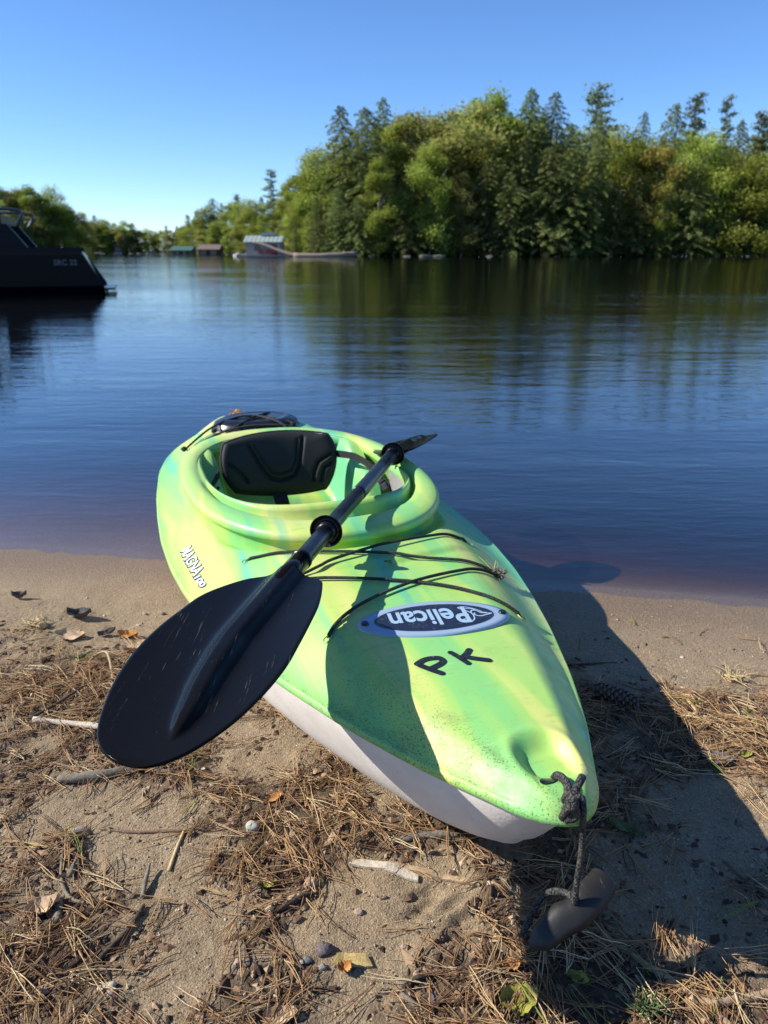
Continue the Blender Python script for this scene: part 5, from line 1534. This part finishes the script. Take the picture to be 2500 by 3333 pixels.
# pine cone in the shade
def cone():
    p0 = (0.46,1.464); p1 = (0.542,1.409)
    a_ = Vector((p0[0], p0[1], gz1(*p0) + .018)); b_ = Vector((p1[0], p1[1], gz1(*p1) + .016))
    c = empty('pine_cone', a_); tag(c, 'long brown pine cone lying in the kayak shadow', 'pine cone')
    d = b_ - a_; L = d.length; d.normalize(); u = d.cross(Vector((0, 0, 1))).normalized(); w = d.cross(u)
    core = MB().tube([d * (L * f) for f in (0, .3, .7, 1)], [.009, .011, .010, .004], 8, True).build('core', M['cone_brown'], c, True)
    sv = [(0, -.0055, 0), (0, .0055, 0), (.010, .0068, .002), (.0155, 0, .005), (.010, -.0068, .002), (.0155, 0, .0025)]
    sf = [(0, 1, 2, 3), (0, 3, 4), (0, 5, 2, 1), (0, 4, 3, 5), (2, 5, 3)]
    me = None
    for k in range(84):
        f = (k + .5) / 84; an = k * 2.39996
        r = .006 + .006 * sin(pi * min(1, f * .8 + .15))
        out = u * cos(an) + w * sin(an)
        sc = .75 + .5 * sin(pi * (f * .8 + .12))
        if me is None:
            o = mobj('cone_scale', sv, sf, M['cone_brown'], c, False); me = o.data
        else:
            o = bpy.data.objects.new('cone_scale', me); COL.objects.link(o); o.parent = c
        X_ = (out * .85 + d * .55).normalized(); Y_ = d.cross(out).normalized(); Z_ = X_.cross(Y_)
        m = Matrix((X_, Y_, Z_)).transposed().to_4x4() @ Matrix.Scale(sc, 4); m.translation = d * (L * f) + out * r * .6
        o.matrix_local = m
cone()
# tuft of debris caught on the deck cord
def tuft(name, label, c, R, n, L, mat, cat, up=.5, clods=6, lean=(0, 0)):
    mb = MB()
    for k in range(n):
        an = random.uniform(0, 2 * pi); e = random.uniform(-.1, up)
        l = L * random.uniform(.4, 1)
        d = Vector((cos(an) * cos(e) + lean[0], sin(an) * cos(e) + lean[1], sin(e)))
        s = Vector((random.gauss(0, R * .35), random.gauss(0, R * .35), random.uniform(0, R * .5)))
        mb.tube([s, s + d * l * .5 + Vector((0, 0, l * .1)), s + d * l + Vector((random.gauss(0, .15 * l), random.gauss(0, .15 * l), 0))], [.0012, .0010, .0005], 4, False)
    for k in range(clods):
        V, Fc = rock_mesh(10, R * random.uniform(.18, .4), .8, k)
        o_ = Vector((random.gauss(0, R * .5), random.gauss(0, R * .5), R * .2))
        mb.add([Vector(v) + o_ for v in V], Fc)
    o = mb.build(name, M[mat], None, True); o.location = c; tag(o, label, cat); return o
cw = k2w(.250, .668, dz_(.250, .668) + .006)
tuft('debris_tuft', 'muddy tuft of rootlets caught on the deck cords of the kayak', cw, .015, 55, .026, 'bark_grey', 'debris', .9, 9)
tuft('grass_wisp', 'two dry straws sticking up from the muddy tuft on the deck', cw + Vector((-.01, .005, .008)), .006, 5, .055, 'straw', 'straw', 1.2, 0, (-.5, .5))
cw = k2w(.115, .60, dz_(.09, .60) + .002)
tuft('mud_crumbs', 'crumbs of dried mud between the deck cords', k2w(.02, .735, dz_(.02, .735) + .001), .008, 4, .006, 'bark_grey', 'mud', .2, 5)
tuft('orange_weed', 'orange-brown clump of weed on the kayak stern behind the hatch', k2w(-.045, 2.29, dz_(-.045, 2.29) + .012), .03, 40, .05, 'leaf_orange', 'weed', .5, 10)
tuft('grass_tuft', 'dry grass tuft with a dark stub on the sand at right', (*(0.804,1.535), gz1(*(0.804,1.535))), .03, 40, .06, 'straw', 'grass tuft', .7, 3)
tuft('grass_tuft', 'yellowish grass tuft at the upper edge of the litter on the left', (*(-0.905,1.759), gz1(*(-0.905,1.759))), .03, 36, .06, 'straw', 'grass tuft', .4, 4)
tuft('pine_sprig', 'small green pine sprig at the edge of the lit patch, bottom right', (*(0.337,0.714), gz1(*(0.337,0.714)) + .004), .016, 50, .032, 'leaf_deep_green', 'sprig', 1.1, 0)
tuft('moss_sprig', 'tiny green sprig under the white hull flank', (*(0.067,1.116), gz1(*(0.067,1.116))), .007, 16, .014, 'leaf_green', 'sprig', .9, 0)
tuft('moss_sprig', 'little feathery green sprig left of the paddle blade', (*(-0.721,1.591), gz1(*(-0.721,1.591))), .015, 26, .03, 'leaf_deep_green', 'sprig', .6, 0)

# ---------------------------------------------------------------- uncountable litter
def scatter(n, dens, region, floor=0.0):
    x = rng.uniform(region[0], region[1], n); y = rng.uniform(region[2], region[3], n)
    # nearer ground shows larger, so keep more of it there
    keep = rng.random(n) < np.clip(dens(x, y), 0, 1)
    keep &= np.abs(x) < .56 * (y + .35) + .25
    return x[keep], y[keep]

def needles(name, x, y, Lr, r, label, hcol=None, per=4, lift=.010):
    k = np.arange(len(x)).repeat(per)
    n = len(k)
    az0 = rng.uniform(0, 2 * pi, len(x))[k]; az = az0 + rng.normal(size=n) * .13
    L = rng.uniform(Lr[0], Lr[1], len(x))[k] * rng.uniform(.85, 1.05, n)
    cur = rng.normal(size=n) * .35
    X0 = x[k]; Y0 = y[k]
    S = 6; sg = np.linspace(0, 1, S)
    ang = az[:, None] + cur[:, None] * (sg[None] - .3)
    st_ = L[:, None] / (S - 1)
    px = X0[:, None] + np.concatenate([np.zeros((n, 1)), np.cumsum(np.cos(ang[:, :-1]) * st_, 1)], 1)
    py = Y0[:, None] + np.concatenate([np.zeros((n, 1)), np.cumsum(np.sin(ang[:, :-1]) * st_, 1)], 1)
    g = gz(px, py)
    base = rng.random(n)[:, None] ** 2.2 * lift
    arch = rng.random(n)[:, None] ** 2 * .010 * np.sin(pi * sg)[None]
    tilt = rng.normal(size=n)[:, None] * .0035 * (sg[None] - .5) * 2
    # follow the ground on average, not every grain
    gm = np.maximum(g, (g.mean(1)[:, None] * .6 + g * .4))
    pz = gm + r + base + arch + np.abs(tilt)
    nx = -np.sin(ang); ny = np.cos(ang)
    rr_ = r * np.array([1, 1, 1, .95, .8, .35])[None] * rng.uniform(.8, 1.25, n)[:, None]
    V = np.stack([np.stack([px + nx * rr_, py + ny * rr_, pz - rr_ * .5], -1), np.stack([px, py, pz + rr_], -1), np.stack([px - nx * rr_, py - ny * rr_, pz - rr_ * .5], -1)], 2)  # n,S,3,3
    b = (np.arange(n) * S * 3)[:, None, None]
    i = np.arange(S - 1)[None, :, None] * 3; c = np.arange(3)[None, None, :]
    q = np.stack([b + i + c, b + i + (c + 1) % 3, b + i + 3 + (c + 1) % 3, b + i + 3 + c], -1).reshape(-1, 4)
    hue = np.clip(rng.beta(2.2, 1.9, len(x))[k] * .92 + rng.normal(size=n) * .05, 0, .93)
    green = rng.random(len(x))[k] < .012
    hue = np.where(green, 1.0, hue)
    o = mobj(name, V.reshape(-1, 3), q, M['needle'], None, True, {'tint': hue.repeat(S * 3)})
    tag(o, label, None, None, 'stuff'); return o
x, y = scatter(21000, lambda x, y: litter(x, y) ** 1.6 * np.clip(1.15 - .38 * (y - .7), .35, 1) * .80 + .012, (-1.5, 1.5, .22, 1.85))
print('needle bundles', len(x))
needles('pine_needles', x, y, (.045, .105), .00062, 'fallen brown pine needles strewn over the sand', per=3)

def crumbs(name, x, y, smin, smax, mat, label, flat=.7, elong=1.0, power=2.5):
    n = len(x)
    base = np.array([(1, 0, 0), (0, 1, 0), (-1, 0, 0), (0, -1, 0), (0, 0, 1), (0, 0, -1)], float)
    s = smin + (smax - smin) * rng.random(n) ** power
    P = base[None] * (1 + .35 * rng.normal(size=(n, 6, 1))) * s[:, None, None]
    P[:, :, 2] *= flat; P[:, :, 0] *= 1 + (elong - 1) * rng.random((n, 1))
    az = rng.uniform(0, 2 * pi, n); ca, sa = np.cos(az)[:, None], np.sin(az)[:, None]
    tx = rng.normal(size=n)[:, None] * .4
    X_ = P[:, :, 0] * ca - P[:, :, 1] * sa; Y_ = P[:, :, 0] * sa + P[:, :, 1] * ca; Z_ = P[:, :, 2] + X_ * tx * .5
    g = gz(x, y)
    V = np.stack([X_ + x[:, None], Y_ + y[:, None], Z_ + (g + s * flat * .35)[:, None]], -1)
    f = np.array([(0, 1, 4), (1, 2, 4), (2, 3, 4), (3, 0, 4), (1, 0, 5), (2, 1, 5), (3, 2, 5), (0, 3, 5)])
    F_ = (f[None] + (np.arange(n) * 6)[:, None, None]).reshape(-1, 3)
    o = mobj(name, V.reshape(-1, 3), F_, M[mat], None, False, {'tint': np.clip(rng.beta(1.6, 1.8, n), 0, 1).repeat(6)})
    tag(o, label, None, None, 'stuff')
x, y = scatter(92000, lambda x, y: litter(x, y) ** 1.1 * np.clip(1.15 - .5 * (y - .7), .25, 1) * .95 + .015, (-1.4, 1.4, .3, 1.8))
crumbs('forest_litter', x, y, .0012, .0060, 'crumb', 'crumbs of bark and rotted leaves between the needles', .6, 2.6)
print('crumbs', len(x))
x, y = scatter(70000, lambda x, y: (np.clip(1.0 - .55 * (y - .65), .12, 1) * .62 * (1 - .5 * litter(x, y))), (-1.2, 1.2, .48, 1.95))
crumbs('sand_grains', x, y, .0006, .0024, 'grain', 'coarse sand grains', .75, 1.3, 3.5)
x, y = scatter(1500, lambda x, y: .25 + .6 * litter(x, y), (-1.2, 1.2, .48, 2.0))
crumbs('gravel', x, y, .0022, .0060, 'grain', 'small pebbles scattered in the sand', .75, 1.4, 2.5)
